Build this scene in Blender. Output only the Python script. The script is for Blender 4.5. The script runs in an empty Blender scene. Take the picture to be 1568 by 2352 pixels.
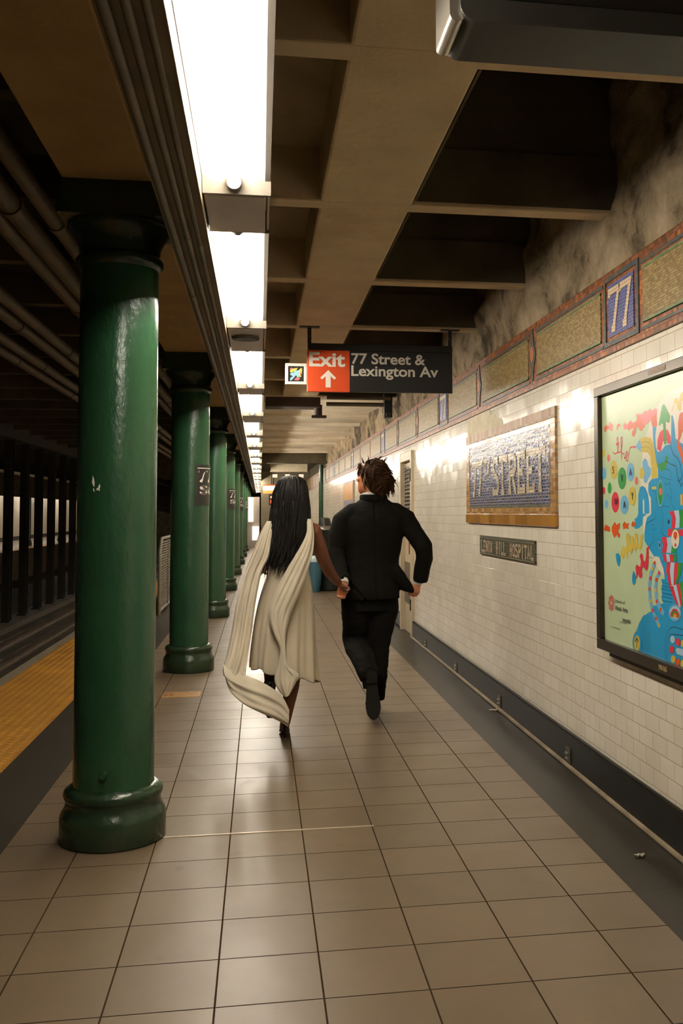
import bpy, bmesh, math, random
from mathutils import Vector, Matrix, noise
from mathutils.geometry import tessellate_polygon

# ------------------------------------------------------------------ camera, world, exposure
SC = bpy.context.scene
COL = SC.collection
R = math.radians
random.seed(77)

CAM_H = 1.378
YAW, PITCH, ROLL = R(9.41), R(3.07), R(-0.25)
fw = Vector((math.sin(YAW) * math.cos(PITCH), math.cos(YAW) * math.cos(PITCH), math.sin(PITCH)))
rt = Vector((math.cos(YAW), -math.sin(YAW), 0))
up = rt.cross(fw)
r2 = rt * math.cos(ROLL) + up * math.sin(ROLL)
u2 = up * math.cos(ROLL) - rt * math.sin(ROLL)
cd = bpy.data.cameras.new('camera')
cam = bpy.data.objects.new('camera', cd)
COL.objects.link(cam)
cam.matrix_world = Matrix(((r2.x, u2.x, -fw.x, 0), (r2.y, u2.y, -fw.y, 0), (r2.z, u2.z, -fw.z, CAM_H), (0, 0, 0, 1)))
cd.sensor_fit = 'VERTICAL'
cd.sensor_height = 36
cd.sensor_width = 24
cd.lens = 36 * 2293 / 2352
cd.shift_x = (784 - 977) / 2352
cd.shift_y = (1053 - 1176) / 2352
cd.clip_start = 0.02
cd.clip_end = 300
SC.camera = cam

world = bpy.data.worlds.new('world')
SC.world = world
world.use_nodes = True
world.node_tree.nodes['Background'].inputs[0].default_value = (1.0, 0.84, 0.58, 1)
world.node_tree.nodes['Background'].inputs[1].default_value = 0.012
SC.view_settings.view_transform = 'Standard'
SC.view_settings.look = 'None'
SC.view_settings.gamma = 1.0
SC.view_settings.use_curve_mapping = False
SC.view_settings.exposure = 0.0

TUBE_LIGHT = 122.0                     # radiance of the fluorescent tubes
TUBE_COLOUR = (1.0, 0.92, 0.80)

# ------------------------------------------------------------------ small helpers
def lin(c):
    return tuple((v / 255 / 12.92) if v / 255 <= 0.04045 else ((v / 255 + 0.055) / 1.055) ** 2.4 for v in c)

ORD = ['zeroth', 'first', 'second', 'third', 'fourth', 'fifth', 'sixth', 'seventh', 'eighth', 'ninth', 'tenth', 'eleventh', 'twelfth', 'thirteenth',
       'fourteenth', 'fifteenth', 'sixteenth', 'seventeenth', 'eighteenth', 'nineteenth', 'twentieth', 'twenty-first', 'twenty-second', 'twenty-third',
       'twenty-fourth', 'twenty-fifth', 'twenty-sixth', 'twenty-seventh', 'twenty-eighth', 'twenty-ninth', 'thirtieth']

class MB:
    """collects shapes that become ONE mesh"""
    def __init__(s):
        s.v, s.f, s.m = [], [], []
    def add(s, vs, fs, mi=0):
        k = len(s.v)
        s.v += [tuple(p) for p in vs]
        s.f += [tuple(i + k for i in f) for f in fs]
        s.m += [mi] * len(fs)
        return s
    def box(s, a, b, mi=0):
        x0, y0, z0 = a; x1, y1, z1 = b
        return s.add([(x0, y0, z0), (x1, y0, z0), (x1, y1, z0), (x0, y1, z0), (x0, y0, z1), (x1, y0, z1), (x1, y1, z1), (x0, y1, z1)],
                     [(0, 3, 2, 1), (4, 5, 6, 7), (0, 1, 5, 4), (1, 2, 6, 5), (2, 3, 7, 6), (3, 0, 4, 7)], mi)
    def tube(s, pts, rad, n=12, hint=(0, 0, 1), mi=0, closed=False):
        """pts: centres; rad: r or (rx, ry) per centre, swept with capped ends"""
        P = [Vector(p) for p in pts]
        if not isinstance(rad, (list, tuple)): rad = [rad] * len(P)
        vs, fs = [], []
        h = Vector(hint)
        side = None
        for i, p in enumerate(P):
            if closed: t = P[(i + 1) % len(P)] - P[i - 1]
            else: t = P[min(i + 1, len(P) - 1)] - P[max(i - 1, 0)]
            t.normalize()
            if side is None:
                side = t.cross(h)
                if side.length < 1e-4: side = t.cross(Vector((1, 0, 0.1)))
            else:
                side = side - t * side.dot(t)
            side.normalize()
            o = side.cross(t).normalized()
            rr = rad[i]
            rx, ry = rr if isinstance(rr, (list, tuple)) else (rr, rr)
            for k in range(n):
                a = 2 * math.pi * k / n
                vs.append(p + side * (rx * math.cos(a)) + o * (ry * math.sin(a)))
        m = len(P)
        for i in range(m if closed else m - 1):
            j = (i + 1) % m
            for k in range(n):
                l = (k + 1) % n
                fs.append((i * n + k, i * n + l, j * n + l, j * n + k))
        if not closed:
            fs.append(tuple(range(n - 1, -1, -1)))
            fs.append(tuple((m - 1) * n + k for k in range(n)))
        return s.add(vs, fs, mi)
    def rings(s, rows, n=32, caps=True, mi=0, fold=None):
        """rows: (cx, cy, z, rx, ry): stacked horizontal ellipses; fold(angle, row index) scales the radius"""
        vs, fs = [], []
        for i, (cx, cy, z, rx, ry) in enumerate(rows):
            for k in range(n):
                a = 2 * math.pi * k / n
                q = fold(a, i) if fold else 1
                vs.append((cx + rx * q * math.cos(a), cy + ry * q * math.sin(a), z))
        for i in range(len(rows) - 1):
            for k in range(n):
                l = (k + 1) % n
                fs.append((i * n + k, i * n + l, (i + 1) * n + l, (i + 1) * n + k))
        if caps:
            fs.append(tuple(range(n - 1, -1, -1)))
            fs.append(tuple((len(rows) - 1) * n + k for k in range(n)))
        return s.add(vs, fs, mi)
    def lathe(s, prof, c, n=48, mi=0):
        return s.rings([(c[0], c[1], z, r, r) for z, r in prof], n, True, mi)
    def ball(s, c, r, n=12, mi=0):
        rx, ry, rz = r if isinstance(r, (list, tuple)) else (r, r, r)
        return s.rings([(c[0], c[1], c[2] + rz * math.sin(t), max(rx * math.cos(t), 1e-4), max(ry * math.cos(t), 1e-4))
                        for t in [(-0.5 + i / n) * math.pi for i in range(n + 1)]], 2 * n, True, mi)
    def poly(s, pts, mi=0):
        """flat polygon (any outline)"""
        tri = tessellate_polygon([[Vector(p) for p in pts]])
        return s.add(pts, [tuple(t) for t in tri], mi)
    def prism(s, pts, d, mi=0):
        """flat outline pushed along d"""
        n = len(pts)
        q = [tuple(Vector(p) + Vector(d)) for p in pts]
        tri = tessellate_polygon([[Vector(p) for p in pts]])
        s.add(list(pts) + q, [tuple(t) for t in tri] + [tuple(i + n for i in reversed(t)) for t in tri]
              + [(i, (i + 1) % n, n + (i + 1) % n, n + i) for i in range(n)], mi)
        return s
    def grid(s, fn, nu, nv, mi=0):
        vs = [fn(i / nu, j / nv) for j in range(nv + 1) for i in range(nu + 1)]
        fs = [(j * (nu + 1) + i, j * (nu + 1) + i + 1, (j + 1) * (nu + 1) + i + 1, (j + 1) * (nu + 1) + i) for j in range(nv) for i in range(nu)]
        return s.add(vs, fs, mi)
    def mesh(s, name, off=(0, 0, 0), recalc=True):
        me = bpy.data.meshes.new(name)
        ox, oy, oz = off
        me.from_pydata([(x - ox, y - oy, z - oz) for x, y, z in s.v], [], s.f)
        me.polygons.foreach_set('material_index', s.m)
        if recalc:
            bm = bmesh.new(); bm.from_mesh(me)
            bmesh.ops.recalc_face_normals(bm, faces=bm.faces)
            bm.to_mesh(me); bm.free()
        me.update()
        return me

def smooth_by_angle(me, deg=35):
    me.polygons.foreach_set('use_smooth', [True] * len(me.polygons))
    me.set_sharp_from_angle(angle=R(deg))

def obj(name, shape, mats, parent=None, at=None, smooth=True, bevel=0, recalc=True, angle=35):
    """links one mesh object; a child is stored relative to its parent, a top-level one relative to `at`"""
    if parent is not None:
        o0 = Vector((0, 0, 0)); p = parent
        while p is not None: o0 += p.location; p = p.parent
        off = o0
    else:
        off = Vector(at) if at else Vector((0, 0, 0))
    me = shape.mesh(name, off, recalc) if isinstance(shape, MB) else shape
    if not isinstance(shape, MB): me.transform(Matrix.Translation(-off)); me.name = name
    for m in (mats if isinstance(mats, (list, tuple)) else [mats]): me.materials.append(m)
    if smooth: smooth_by_angle(me, angle)
    o = bpy.data.objects.new(name, me)
    COL.objects.link(o)
    if parent is not None: o.parent = parent
    else: o.location = off
    if bevel:
        b = o.modifiers.new('bevel', 'BEVEL'); b.width = bevel; b.segments = 2; b.limit_method = 'ANGLE'; b.angle_limit = R(50)
    return o

def tag(o, label=None, cat=None, group=None, kind=None):
    if label: o['label'] = label
    if cat: o['category'] = cat
    if group: o['group'] = group
    if kind: o['kind'] = kind
    return o

def thing(name, loc, label, cat, group=None):
    o = bpy.data.objects.new(name, None)
    o.empty_display_size = 0.1
    o.location = loc
    COL.objects.link(o)
    return tag(o, label, cat, group)

def structure(name, shape, mats, at=None, label=None, **k):
    o = obj(name, shape, mats, None, at, **k)
    o['kind'] = 'structure'
    if label: o['label'] = label
    return o

def dup(root, loc, label, parent=None):
    """a copy of a thing and of each of its parts and sub-parts"""
    c = root.copy(); COL.objects.link(c); c.parent = parent
    if parent is None:
        c.location = loc
        if label: c['label'] = label
    for ch in list(root.children): dup(ch, None, None, c)
    return c

def merged_skin(shape, voxel, smooth=4, factor=0.5, name='skin'):
    """melts overlapping closed shapes into one continuous surface"""
    me = shape.mesh(name)
    o = bpy.data.objects.new('temporary', me); COL.objects.link(o)
    m = o.modifiers.new('r', 'REMESH'); m.mode = 'VOXEL'; m.voxel_size = voxel
    if smooth:
        q = o.modifiers.new('s', 'SMOOTH'); q.iterations = smooth; q.factor = factor
    dg = bpy.context.evaluated_depsgraph_get()
    out = bpy.data.meshes.new_from_object(o.evaluated_get(dg), depsgraph=dg)
    bpy.data.objects.remove(o); bpy.data.meshes.remove(me)
    return out

def wrinkle(me, amp, fn):
    me.update()
    nr = [v.normal.copy() for v in me.vertices]
    for v, n in zip(me.vertices, nr): v.co += n * (amp * fn(v.co))

def text_shape(body, weight=0.0, spacing=1.0):
    """outline lettering as (verts, faces, width, height) with its lower left corner at 0,0"""
    cu = bpy.data.curves.new('t', 'FONT'); cu.body = body; cu.offset = weight; cu.space_character = spacing; cu.resolution_u = 4
    o = bpy.data.objects.new('t', cu); COL.objects.link(o)
    dg = bpy.context.evaluated_depsgraph_get()
    me = bpy.data.meshes.new_from_object(o.evaluated_get(dg), depsgraph=dg)
    vs = [v.co.copy() for v in me.vertices]; fs = [tuple(p.vertices) for p in me.polygons]
    bpy.data.objects.remove(o); bpy.data.curves.remove(cu); bpy.data.meshes.remove(me)
    x0 = min(v.x for v in vs); x1 = max(v.x for v in vs); y0 = min(v.y for v in vs); y1 = max(v.y for v in vs)
    return [(v.x - x0, v.y - y0) for v in vs], fs, x1 - x0, y1 - y0

def put_text(mb, body, origin, right, upv, width=None, height=None, weight=0.0, mi=0, spacing=1.0):
    vs, fs, w, h = text_shape(body, weight, spacing)
    sx = width / w if width else height / h
    sy = height / h if height else sx
    o, r_, u_ = Vector(origin), Vector(right), Vector(upv)
    mb.add([o + r_ * (x * sx) + u_ * (y * sy) for x, y in vs], fs, mi)

GLYPH = {  # slab lettering as strokes in a unit box
    '7': [[(0, .84), (0, .97), (.96, .97), (.42, .0)], [(.22, .02), (.62, .02)]],
    'T': [[(0, .84), (0, .97), (1, .97), (1, .84)], [(.5, .97), (.5, 0)], [(.3, .02), (.7, .02)]],
    'S': [[(.92, .82), (.92, .97), (.7, .97), (.25, .97), (.05, .84), (.1, .66), (.85, .38), (.95, .2), (.75, .03), (.3, .03), (.06, .03), (.06, .2)]],
    'R': [[(.2, 0), (.2, .97)], [(0, .97), (.7, .97), (.92, .86), (.92, .66), (.7, .52), (.2, .52)], [(.5, .52), (.9, .02), (1, .02)], [(0, .02), (.4, .02)]],
    'E': [[(.2, 0), (.2, .97)], [(0, .97), (.95, .97), (.95, .82)], [(.2, .52), (.65, .52)], [(.65, .62), (.65, .42)], [(0, .02), (.95, .02), (.95, .2)]],
    'H': [[(.2, 0), (.2, 1)], [(.8, 0), (.8, 1)], [(.2, .5), (.8, .5)], [(.05, .02), (.35, .02)], [(.65, .02), (.95, .02)], [(.05, .98), (.35, .98)], [(.65, .98), (.95, .98)]],
    'L': [[(.2, .98), (.2, .02), (.95, .02), (.95, .2)], [(0, .98), (.4, .98)]],
    'N': [[(.15, 0), (.15, 1)], [(.15, 1), (.85, 0)], [(.85, 0), (.85, 1)], [(0, .02), (.3, .02)], [(.7, .98), (1, .98)]],
    'O': [[(.5, 1), (.15, .85), (.1, .5), (.15, .15), (.5, 0), (.85, .15), (.9, .5), (.85, .85), (.5, 1)]],
    'X': [[(.1, 1), (.9, 0)], [(.9, 1), (.1, 0)]],
    'I': [[(.5, 0), (.5, 1)], [(.3, .02), (.7, .02)], [(.3, .98), (.7, .98)]],
    'P': [[(.2, 0), (.2, 1)], [(.2, .98), (.7, .98), (.92, .85), (.92, .65), (.7, .5), (.2, .5)], [(0, .02), (.4, .02)]],
    'A': [[(.05, 0), (.5, 1), (.95, 0)], [(.22, .35), (.78, .35)]],
}
def stroke(mb, P, w, mi=0, depth=None):
    """flat ribbon of width w along points that lie in one plane; thickness along depth"""
    P = [Vector(p) for p in P]
    nrm = Vector((1, 0, 0))
    L, Rr = [], []
    for i, p in enumerate(P):
        a = (p - P[i - 1]).normalized() if i else None
        b = (P[i + 1] - p).normalized() if i < len(P) - 1 else None
        t = (a + b) if (a is not None and b is not None and (a + b).length > 1e-3) else (a if b is None else b)
        t = t.normalized(); n = nrm.cross(t)
        k = 1.0
        if a is not None and b is not None: k = min(1.6, 1 / max(0.5, abs(t.dot(a))))
        L.append(p + n * (w / 2 * k)); Rr.append(p - n * (w / 2 * k))
    n = len(P)
    fs = [(i, i + 1, n + i + 1, n + i) for i in range(n - 1)]
    mb.add(L + Rr, fs, mi)
def glyph_text(mb, word, x, y0, y1, z0, z1, w, gap=0.25, mi=0):
    """letters on a wall that faces -x: reads from y0 (start) towards y1 (smaller y)"""
    n = len(word); cell = (y0 - y1) / (n + gap * (n - 1)) if n > 1 else (y0 - y1)
    for i, ch in enumerate(word):
        if ch == ' ': continue
        s = y0 - i * cell * (1 + gap)
        for k, st in enumerate(GLYPH[ch]): stroke(mb, [(x - 0.0002 * k, s - px * cell, z0 + pz * (z1 - z0)) for px, pz in st], w, mi)

# ------------------------------------------------------------------ materials
def nodes_of(name):
    m = bpy.data.materials.new(name); m.use_nodes = True
    nt = m.node_tree
    return m, nt, nt.nodes['Principled BSDF']

class NT:
    def __init__(s, nt): s.nt = nt
    def new(s, t, **k):
        n = s.nt.nodes.new(t)
        for a, b in k.items(): setattr(n, a, b)
        return n
    def link(s, a, b): s.nt.links.new(a, b)
    def math(s, op, a, b=None, c=None):
        n = s.new('ShaderNodeMath', operation=op)
        for i, v in enumerate((a, b, c)):
            if v is None: continue
            if isinstance(v, (int, float)): n.inputs[i].default_value = v
            else: s.link(v, n.inputs[i])
        return n.outputs[0]
    def mix(s, fac, a, b, blend='MIX'):
        n = s.new('ShaderNodeMix', data_type='RGBA', blend_type=blend)
        for i, v in ((0, fac), (6, a), (7, b)):
            if isinstance(v, (int, float)): n.inputs[i].default_value = v
            elif isinstance(v, tuple): n.inputs[i].default_value = (*v[:3], 1)
            else: s.link(v, n.inputs[i])
        return n.outputs[2]
    def ramp(s, v, stops):
        n = s.new('ShaderNodeValToRGB')
        e = n.color_ramp.elements
        e[0].position, e[0].color = stops[0][0], (*stops[0][1], 1)
        e[1].position, e[1].color = stops[-1][0], (*stops[-1][1], 1)
        for p, c in stops[1:-1]:
            q = e.new(p); q.color = (*c, 1)
        s.link(v, n.inputs[0])
        return n.outputs[0]
    def noise(s, scale, detail=4, vec=None, rough=0.5, dist=0.0):
        n = s.new('ShaderNodeTexNoise')
        n.inputs['Scale'].default_value = scale; n.inputs['Detail'].default_value = detail; n.inputs['Roughness'].default_value = rough
        n.inputs['Distortion'].default_value = dist
        if vec is not None: s.link(vec, n.inputs['Vector'])
        return n.outputs['Fac']
    def coord(s):
        return s.new('ShaderNodeTexCoord').outputs['Object']
    def xyz(s, v):
        n = s.new('ShaderNodeSeparateXYZ'); s.link(v, n.inputs[0]); return n.outputs
    def comb(s, x, y, z=0.0):
        n = s.new('ShaderNodeCombineXYZ')
        for i, v in enumerate((x, y, z)):
            if isinstance(v, (int, float)): n.inputs[i].default_value = v
            else: s.link(v, n.inputs[i])
        return n.outputs[0]
    def scale(s, v, k):
        n = s.new('ShaderNodeVectorMath', operation='MULTIPLY'); s.link(v, n.inputs[0]); n.inputs[1].default_value = k; return n.outputs[0]
    def bump(s, h, strength, dist, bsdf, normal=None):
        n = s.new('ShaderNodeBump'); n.inputs['Strength'].default_value = strength; n.inputs['Distance'].default_value = dist
        s.link(h, n.inputs['Height'])
        if normal is not None: s.link(normal, n.inputs['Normal'])
        if bsdf is not None: s.link(n.outputs[0], bsdf.inputs['Normal'])
        return n.outputs[0]
    def tilted(s, y, z, oy, oz, w, h, amount):
        """surface normal with a slight random tilt for every tile of a running bond"""
        row = s.math('FLOOR', s.math('DIVIDE', s.math('ADD', z, oz), h))
        half = s.math('MULTIPLY', s.math('MODULO', row, 2.0), 0.5)
        cell = s.math('FLOOR', s.math('ADD', s.math('DIVIDE', s.math('ADD', y, oy), w), half))
        wn = s.new('ShaderNodeTexWhiteNoise', noise_dimensions='2D')
        s.link(s.comb(cell, row), wn.inputs['Vector'])
        c = s.new('ShaderNodeVectorMath', operation='SUBTRACT'); s.link(wn.outputs['Color'], c.inputs[0]); c.inputs[1].default_value = (.5, .5, .5)
        c2 = s.new('ShaderNodeVectorMath', operation='SCALE'); s.link(c.outputs[0], c2.inputs[0]); c2.inputs['Scale'].default_value = amount
        a = s.new('ShaderNodeVectorMath', operation='ADD'); s.link(c2.outputs[0], a.inputs[0])
        s.link(s.new('ShaderNodeNewGeometry').outputs['Normal'], a.inputs[1])
        n = s.new('ShaderNodeVectorMath', operation='NORMALIZE'); s.link(a.outputs[0], n.inputs[0])
        return n.outputs[0]
    def brick(s, vec, w, h, mortar, offset=0.5, c1=(1, 1, 1), c2=(0, 0, 0), cm=(0, 0, 0), smooth=0.1):
        n = s.new('ShaderNodeTexBrick'); n.offset = offset; n.squash = 1
        i = n.inputs
        i['Scale'].default_value = 1; i['Brick Width'].default_value = w; i['Row Height'].default_value = h
        i['Mortar Size'].default_value = mortar; i['Mortar Smooth'].default_value = smooth; i['Bias'].default_value = 0
        i['Color1'].default_value = (*c1, 1); i['Color2'].default_value = (*c2, 1); i['Mortar'].default_value = (*cm, 1)
        s.link(vec, i['Vector'])
        return n.outputs['Color'], n.outputs['Fac']

def plain(name, rgb, rough=0.5, metal=0.0, var=0.10, scale=9.0, bump=0.0, bscale=60.0, spec=0.5, sheen=0.0, stretch=None):
    """one material: a colour with slight procedural variation and optional fine relief"""
    m, nt, b = nodes_of(name); N = NT(nt)
    co = N.coord()
    if stretch: co = N.scale(co, stretch)
    c = lin(rgb)
    f = N.noise(scale, 5, co)
    N.link(N.ramp(f, [(0.3, tuple(v * (1 - var) for v in c)), (0.7, tuple(min(1, v * (1 + var)) for v in c))]), b.inputs['Base Color'])
    b.inputs['Roughness'].default_value = rough; b.inputs['Metallic'].default_value = metal
    b.inputs['Specular IOR Level'].default_value = spec
    if sheen: b.inputs['Sheen Weight'].default_value = sheen
    if bump: N.bump(N.noise(bscale, 5, co), bump, 0.01, b)
    return m

def glow(name, rgb, strength):
    m, nt, b = nodes_of(name)
    b.inputs['Base Color'].default_value = (*rgb, 1)
    b.inputs['Emission Color'].default_value = (*rgb, 1); b.inputs['Emission Strength'].default_value = strength
    return m

def floor_tiles():
    m, nt, b = nodes_of('brown_floor_tile'); N = NT(nt)
    co = N.coord(); x, y, z = N.xyz(co)
    T = 0.305
    vec = N.comb(N.math('ADD', x, 0.119 + 10 * T), N.math('ADD', y, -2.921 + 40 * T))
    col, fac = N.brick(vec, T, T, 0.0032, 0.0, lin((118, 101, 80)), lin((108, 92, 72)), lin((42, 34, 24)), 0.3)
    lx = N.math('ABSOLUTE', N.math('SUBTRACT', N.math('FRACT', N.math('DIVIDE', N.math('ADD', x, 0.119 + 10 * T + T / 2), T)), 0.5))
    long_joint = N.math('LESS_THAN', lx, 0.0080)
    dirt = N.noise(2.2, 6, co, 0.6); fine = N.noise(90, 3, co)
    col = N.mix(N.math('MULTIPLY', N.math('SUBTRACT', dirt, 0.35), 0.55), col, lin((78, 64, 48)))
    spots = N.noise(7.5, 2, co); spot = N.ramp(spots, [(0.70, (0, 0, 0)), (0.76, (1, 1, 1))])
    col = N.mix(N.math('MULTIPLY', spot, 0.35), col, lin((80, 62, 45)))
    col = N.mix(long_joint, col, lin((54, 42, 29)))
    N.link(col, b.inputs['Base Color'])
    joint = N.math('MAXIMUM', fac, long_joint)
    N.link(N.math('MAXIMUM', N.math('ADD', 0.22, N.math('MULTIPLY', dirt, 0.24)), N.math('MULTIPLY', joint, 0.9)), b.inputs['Roughness'])
    N.link(N.math('MULTIPLY', N.math('SUBTRACT', 1.0, joint), 0.42), b.inputs['Specular IOR Level'])
    h = N.math('SUBTRACT', N.math('MULTIPLY', fine, 0.12), N.math('ADD', fac, long_joint))
    N.bump(h, 0.35, 0.004, b)
    return m

def dark_tiles(name, rgb, w, h, ox=0.0, oy=0.0, axes='xy', rough=0.4):
    m, nt, b = nodes_of(name); N = NT(nt)
    co = N.coord(); x, y, z = N.xyz(co)
    p, q = {'xy': (x, y), 'yz': (y, z)}[axes]
    vec = N.comb(N.math('ADD', p, ox + 30 * w), N.math('ADD', q, oy + 60 * h))
    c = lin(rgb)
    col, fac = N.brick(vec, w, h, 0.003, 0.0, c, tuple(v * 0.82 for v in c), tuple(v * 0.45 for v in c), 0.2)
    d = N.noise(4, 6, co, 0.6)
    col = N.mix(N.math('MULTIPLY', d, 0.4), col, tuple(v * 0.6 for v in c))
    N.link(col, b.inputs['Base Color'])
    b.inputs['Roughness'].default_value = rough; b.inputs['Specular IOR Level'].default_value = 0.22
    N.bump(N.math('SUBTRACT', N.math('MULTIPLY', N.noise(80, 3, co), 0.1), fac), 0.3, 0.003, b)
    return m

def wall_tiles(name='white_wall_tile', dull=0.0):
    m, nt, b = nodes_of(name); N = NT(nt)
    co = N.coord(); x, y, z = N.xyz(co)
    vec = N.comb(N.math('ADD', y, 20.02), N.math('ADD', z, 1.52 - 0.19))
    a, c = lin((243, 234, 216)), lin((236, 226, 206))
    col, fac = N.brick(vec, 0.1524, 0.0765, 0.0016, 0.5, a, c, lin((176, 156, 122)), 0.25)
    grime = N.noise(1.3, 6, co, 0.65)
    col = N.mix(N.math('MULTIPLY', N.math('MAXIMUM', N.math('SUBTRACT', grime, 0.45), 0.0), 0.9), col, lin((176, 158, 124)))
    chips = N.ramp(N.noise(26, 2, co), [(0.735, (0, 0, 0)), (0.76, (1, 1, 1))])
    col = N.mix(N.math('MULTIPLY', chips, 0.35), col, lin((140, 112, 78)))
    N.link(col, b.inputs['Base Color'])
    N.link(N.math('ADD', 0.10 + dull, N.math('MULTIPLY', N.noise(5, 3, co), 0.14)), b.inputs['Roughness'])
    wav = N.noise(14, 2, co)
    h = N.math('SUBTRACT', N.math('MULTIPLY', wav, 0.55), N.math('MULTIPLY', fac, 1.2))
    N.bump(h, 0.35, 0.004, b, N.tilted(y, z, 20.02, 1.52 - 0.19, 0.1524, 0.0765, 0.035))
    return m

def mosaic(name, stops, w=0.022, h=0.020, rough=0.42, mortar=0.0018, cm=(150, 130, 100), shift=0.0, wav=0.5, spread=41.0, tilt=0.06):
    """little tesserae, each with a colour of its own picked along the stops"""
    m, nt, b = nodes_of(name); N = NT(nt)
    co = N.coord(); x, y, z = N.xyz(co)
    vec = N.comb(N.math('ADD', y, 40.0 + shift), N.math('ADD', z, 2.0))
    _, fac = N.brick(vec, w, h, mortar, 0.5, (1, 1, 1), (0, 0, 0), (0, 0, 0), 0.2)
    row = N.math('FLOOR', N.math('DIVIDE', N.math('ADD', z, 2.0), h))
    half = N.math('MULTIPLY', N.math('MODULO', row, 2.0), 0.5)
    cell = N.math('FLOOR', N.math('ADD', N.math('DIVIDE', N.math('ADD', y, 40.0 + shift), w), half))
    wn = N.new('ShaderNodeTexWhiteNoise', noise_dimensions='2D')
    N.link(N.comb(cell, row), wn.inputs['Vector'])
    col = N.ramp(wn.outputs['Value'], [(p, lin(c)) for p, c in stops])
    col = N.mix(fac, col, lin(cm))
    N.link(col, b.inputs['Base Color'])
    b.inputs['Roughness'].default_value = rough
    hgt = N.math('SUBTRACT', N.math('MULTIPLY', N.noise(spread, 2, co), wav), fac)
    N.bump(hgt, 0.6, 0.004, b, N.tilted(y, z, 40.0 + shift, 2.0, w, h, tilt))
    return m

def rough_concrete():
    m, nt, b = nodes_of('peeling_concrete'); N = NT(nt)
    co = N.coord()
    big = N.noise(1.6, 8, co, 0.68, 0.6); mid = N.noise(7, 8, co, 0.7)
    v = N.math('ADD', N.math('MULTIPLY', big, 0.72), N.math('MULTIPLY', mid, 0.28))
    col = N.ramp(v, [(0.39, lin((58, 48, 31))), (0.455, lin((98, 82, 57))), (0.515, lin((152, 132, 101))), (0.64, lin((190, 168, 136)))])
    N.link(col, b.inputs['Base Color']); b.inputs['Roughness'].default_value = 0.85
    N.bump(N.math('ADD', N.noise(22, 8, co, 0.7), big), 0.7, 0.03, b)
    return m

def painted_concrete(name, rgb, rust=(120, 74, 40), amount=0.35, rough=0.7):
    m, nt, b = nodes_of(name); N = NT(nt)
    co = N.coord(); c = lin(rgb)
    n1 = N.noise(0.9, 5, co, 0.6)
    col = N.ramp(N.noise(3, 6, co, 0.6), [(0.3, tuple(v * 0.82 for v in c)), (0.7, tuple(min(1, v * 1.1) for v in c))])
    col = N.mix(N.math('MULTIPLY', N.ramp(n1, [(0.55, (0, 0, 0)), (0.72, (1, 1, 1))]), amount), col, lin(rust))
    N.link(col, b.inputs['Base Color']); b.inputs['Roughness'].default_value = rough
    N.bump(N.noise(9, 8, co, 0.65, 0.8), 0.45, 0.02, b)
    return m

def green_enamel(name='green_enamel', paint=(36, 71, 45), grime=0.25):
    m, nt, b = nodes_of(name); N = NT(nt)
    co = N.coord()
    c = lin(paint)
    v = N.noise(3.0, 5, N.scale(co, (1, 1, 0.35)), 0.6)
    col = N.ramp(v, [(0.3, tuple(k * 0.80 for k in c)), (0.7, tuple(k * 1.12 for k in c))])
    dirt = N.ramp(N.noise(2.1, 6, co, 0.65), [(0.58, (0, 0, 0)), (0.75, (1, 1, 1))])
    col = N.mix(N.math('MULTIPLY', dirt, grime), col, lin((60, 66, 44)))
    N.link(col, b.inputs['Base Color'])
    b.inputs['Roughness'].default_value = 0.24
    N.bump(N.noise(34, 4, N.scale(co, (1, 1, 0.5)), 0.55), 0.40, 0.008, b)
    return m

def tactile_yellow():
    m, nt, b = nodes_of('yellow_tactile'); N = NT(nt)
    co = N.coord(); x, y, z = N.xyz(co)
    fx = N.math('SUBTRACT', N.math('FRACT', N.math('DIVIDE', N.math('ADD', x, 10.0), 0.06)), 0.5)
    fy = N.math('SUBTRACT', N.math('FRACT', N.math('DIVIDE', N.math('ADD', y, 30.0), 0.06)), 0.5)
    d = N.math('SQRT', N.math('ADD', N.math('MULTIPLY', fx, fx), N.math('MULTIPLY', fy, fy)))
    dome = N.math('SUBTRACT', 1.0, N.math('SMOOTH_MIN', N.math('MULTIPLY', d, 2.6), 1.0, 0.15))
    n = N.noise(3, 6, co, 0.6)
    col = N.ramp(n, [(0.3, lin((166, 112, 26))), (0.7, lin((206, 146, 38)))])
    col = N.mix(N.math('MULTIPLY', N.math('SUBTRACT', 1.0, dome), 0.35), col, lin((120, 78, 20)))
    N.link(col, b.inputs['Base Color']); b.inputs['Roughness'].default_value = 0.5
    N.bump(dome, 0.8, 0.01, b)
    return m

def pleated(name, rgb, rough=0.75, weave=900, sheen=0.3, trans=0.0):
    m, nt, b = nodes_of(name); N = NT(nt)
    co = N.coord(); c = lin(rgb)
    N.link(N.ramp(N.noise(6, 4, co), [(0.3, tuple(v * 0.9 for v in c)), (0.7, tuple(min(1, v * 1.06) for v in c))]), b.inputs['Base Color'])
    b.inputs['Roughness'].default_value = rough; b.inputs['Sheen Weight'].default_value = sheen
    b.inputs['Specular IOR Level'].default_value = 0.25
    N.bump(N.noise(60, 4, N.scale(co, (1, 1, 0.12))), 0.25, 0.006, b)
    return m

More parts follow.
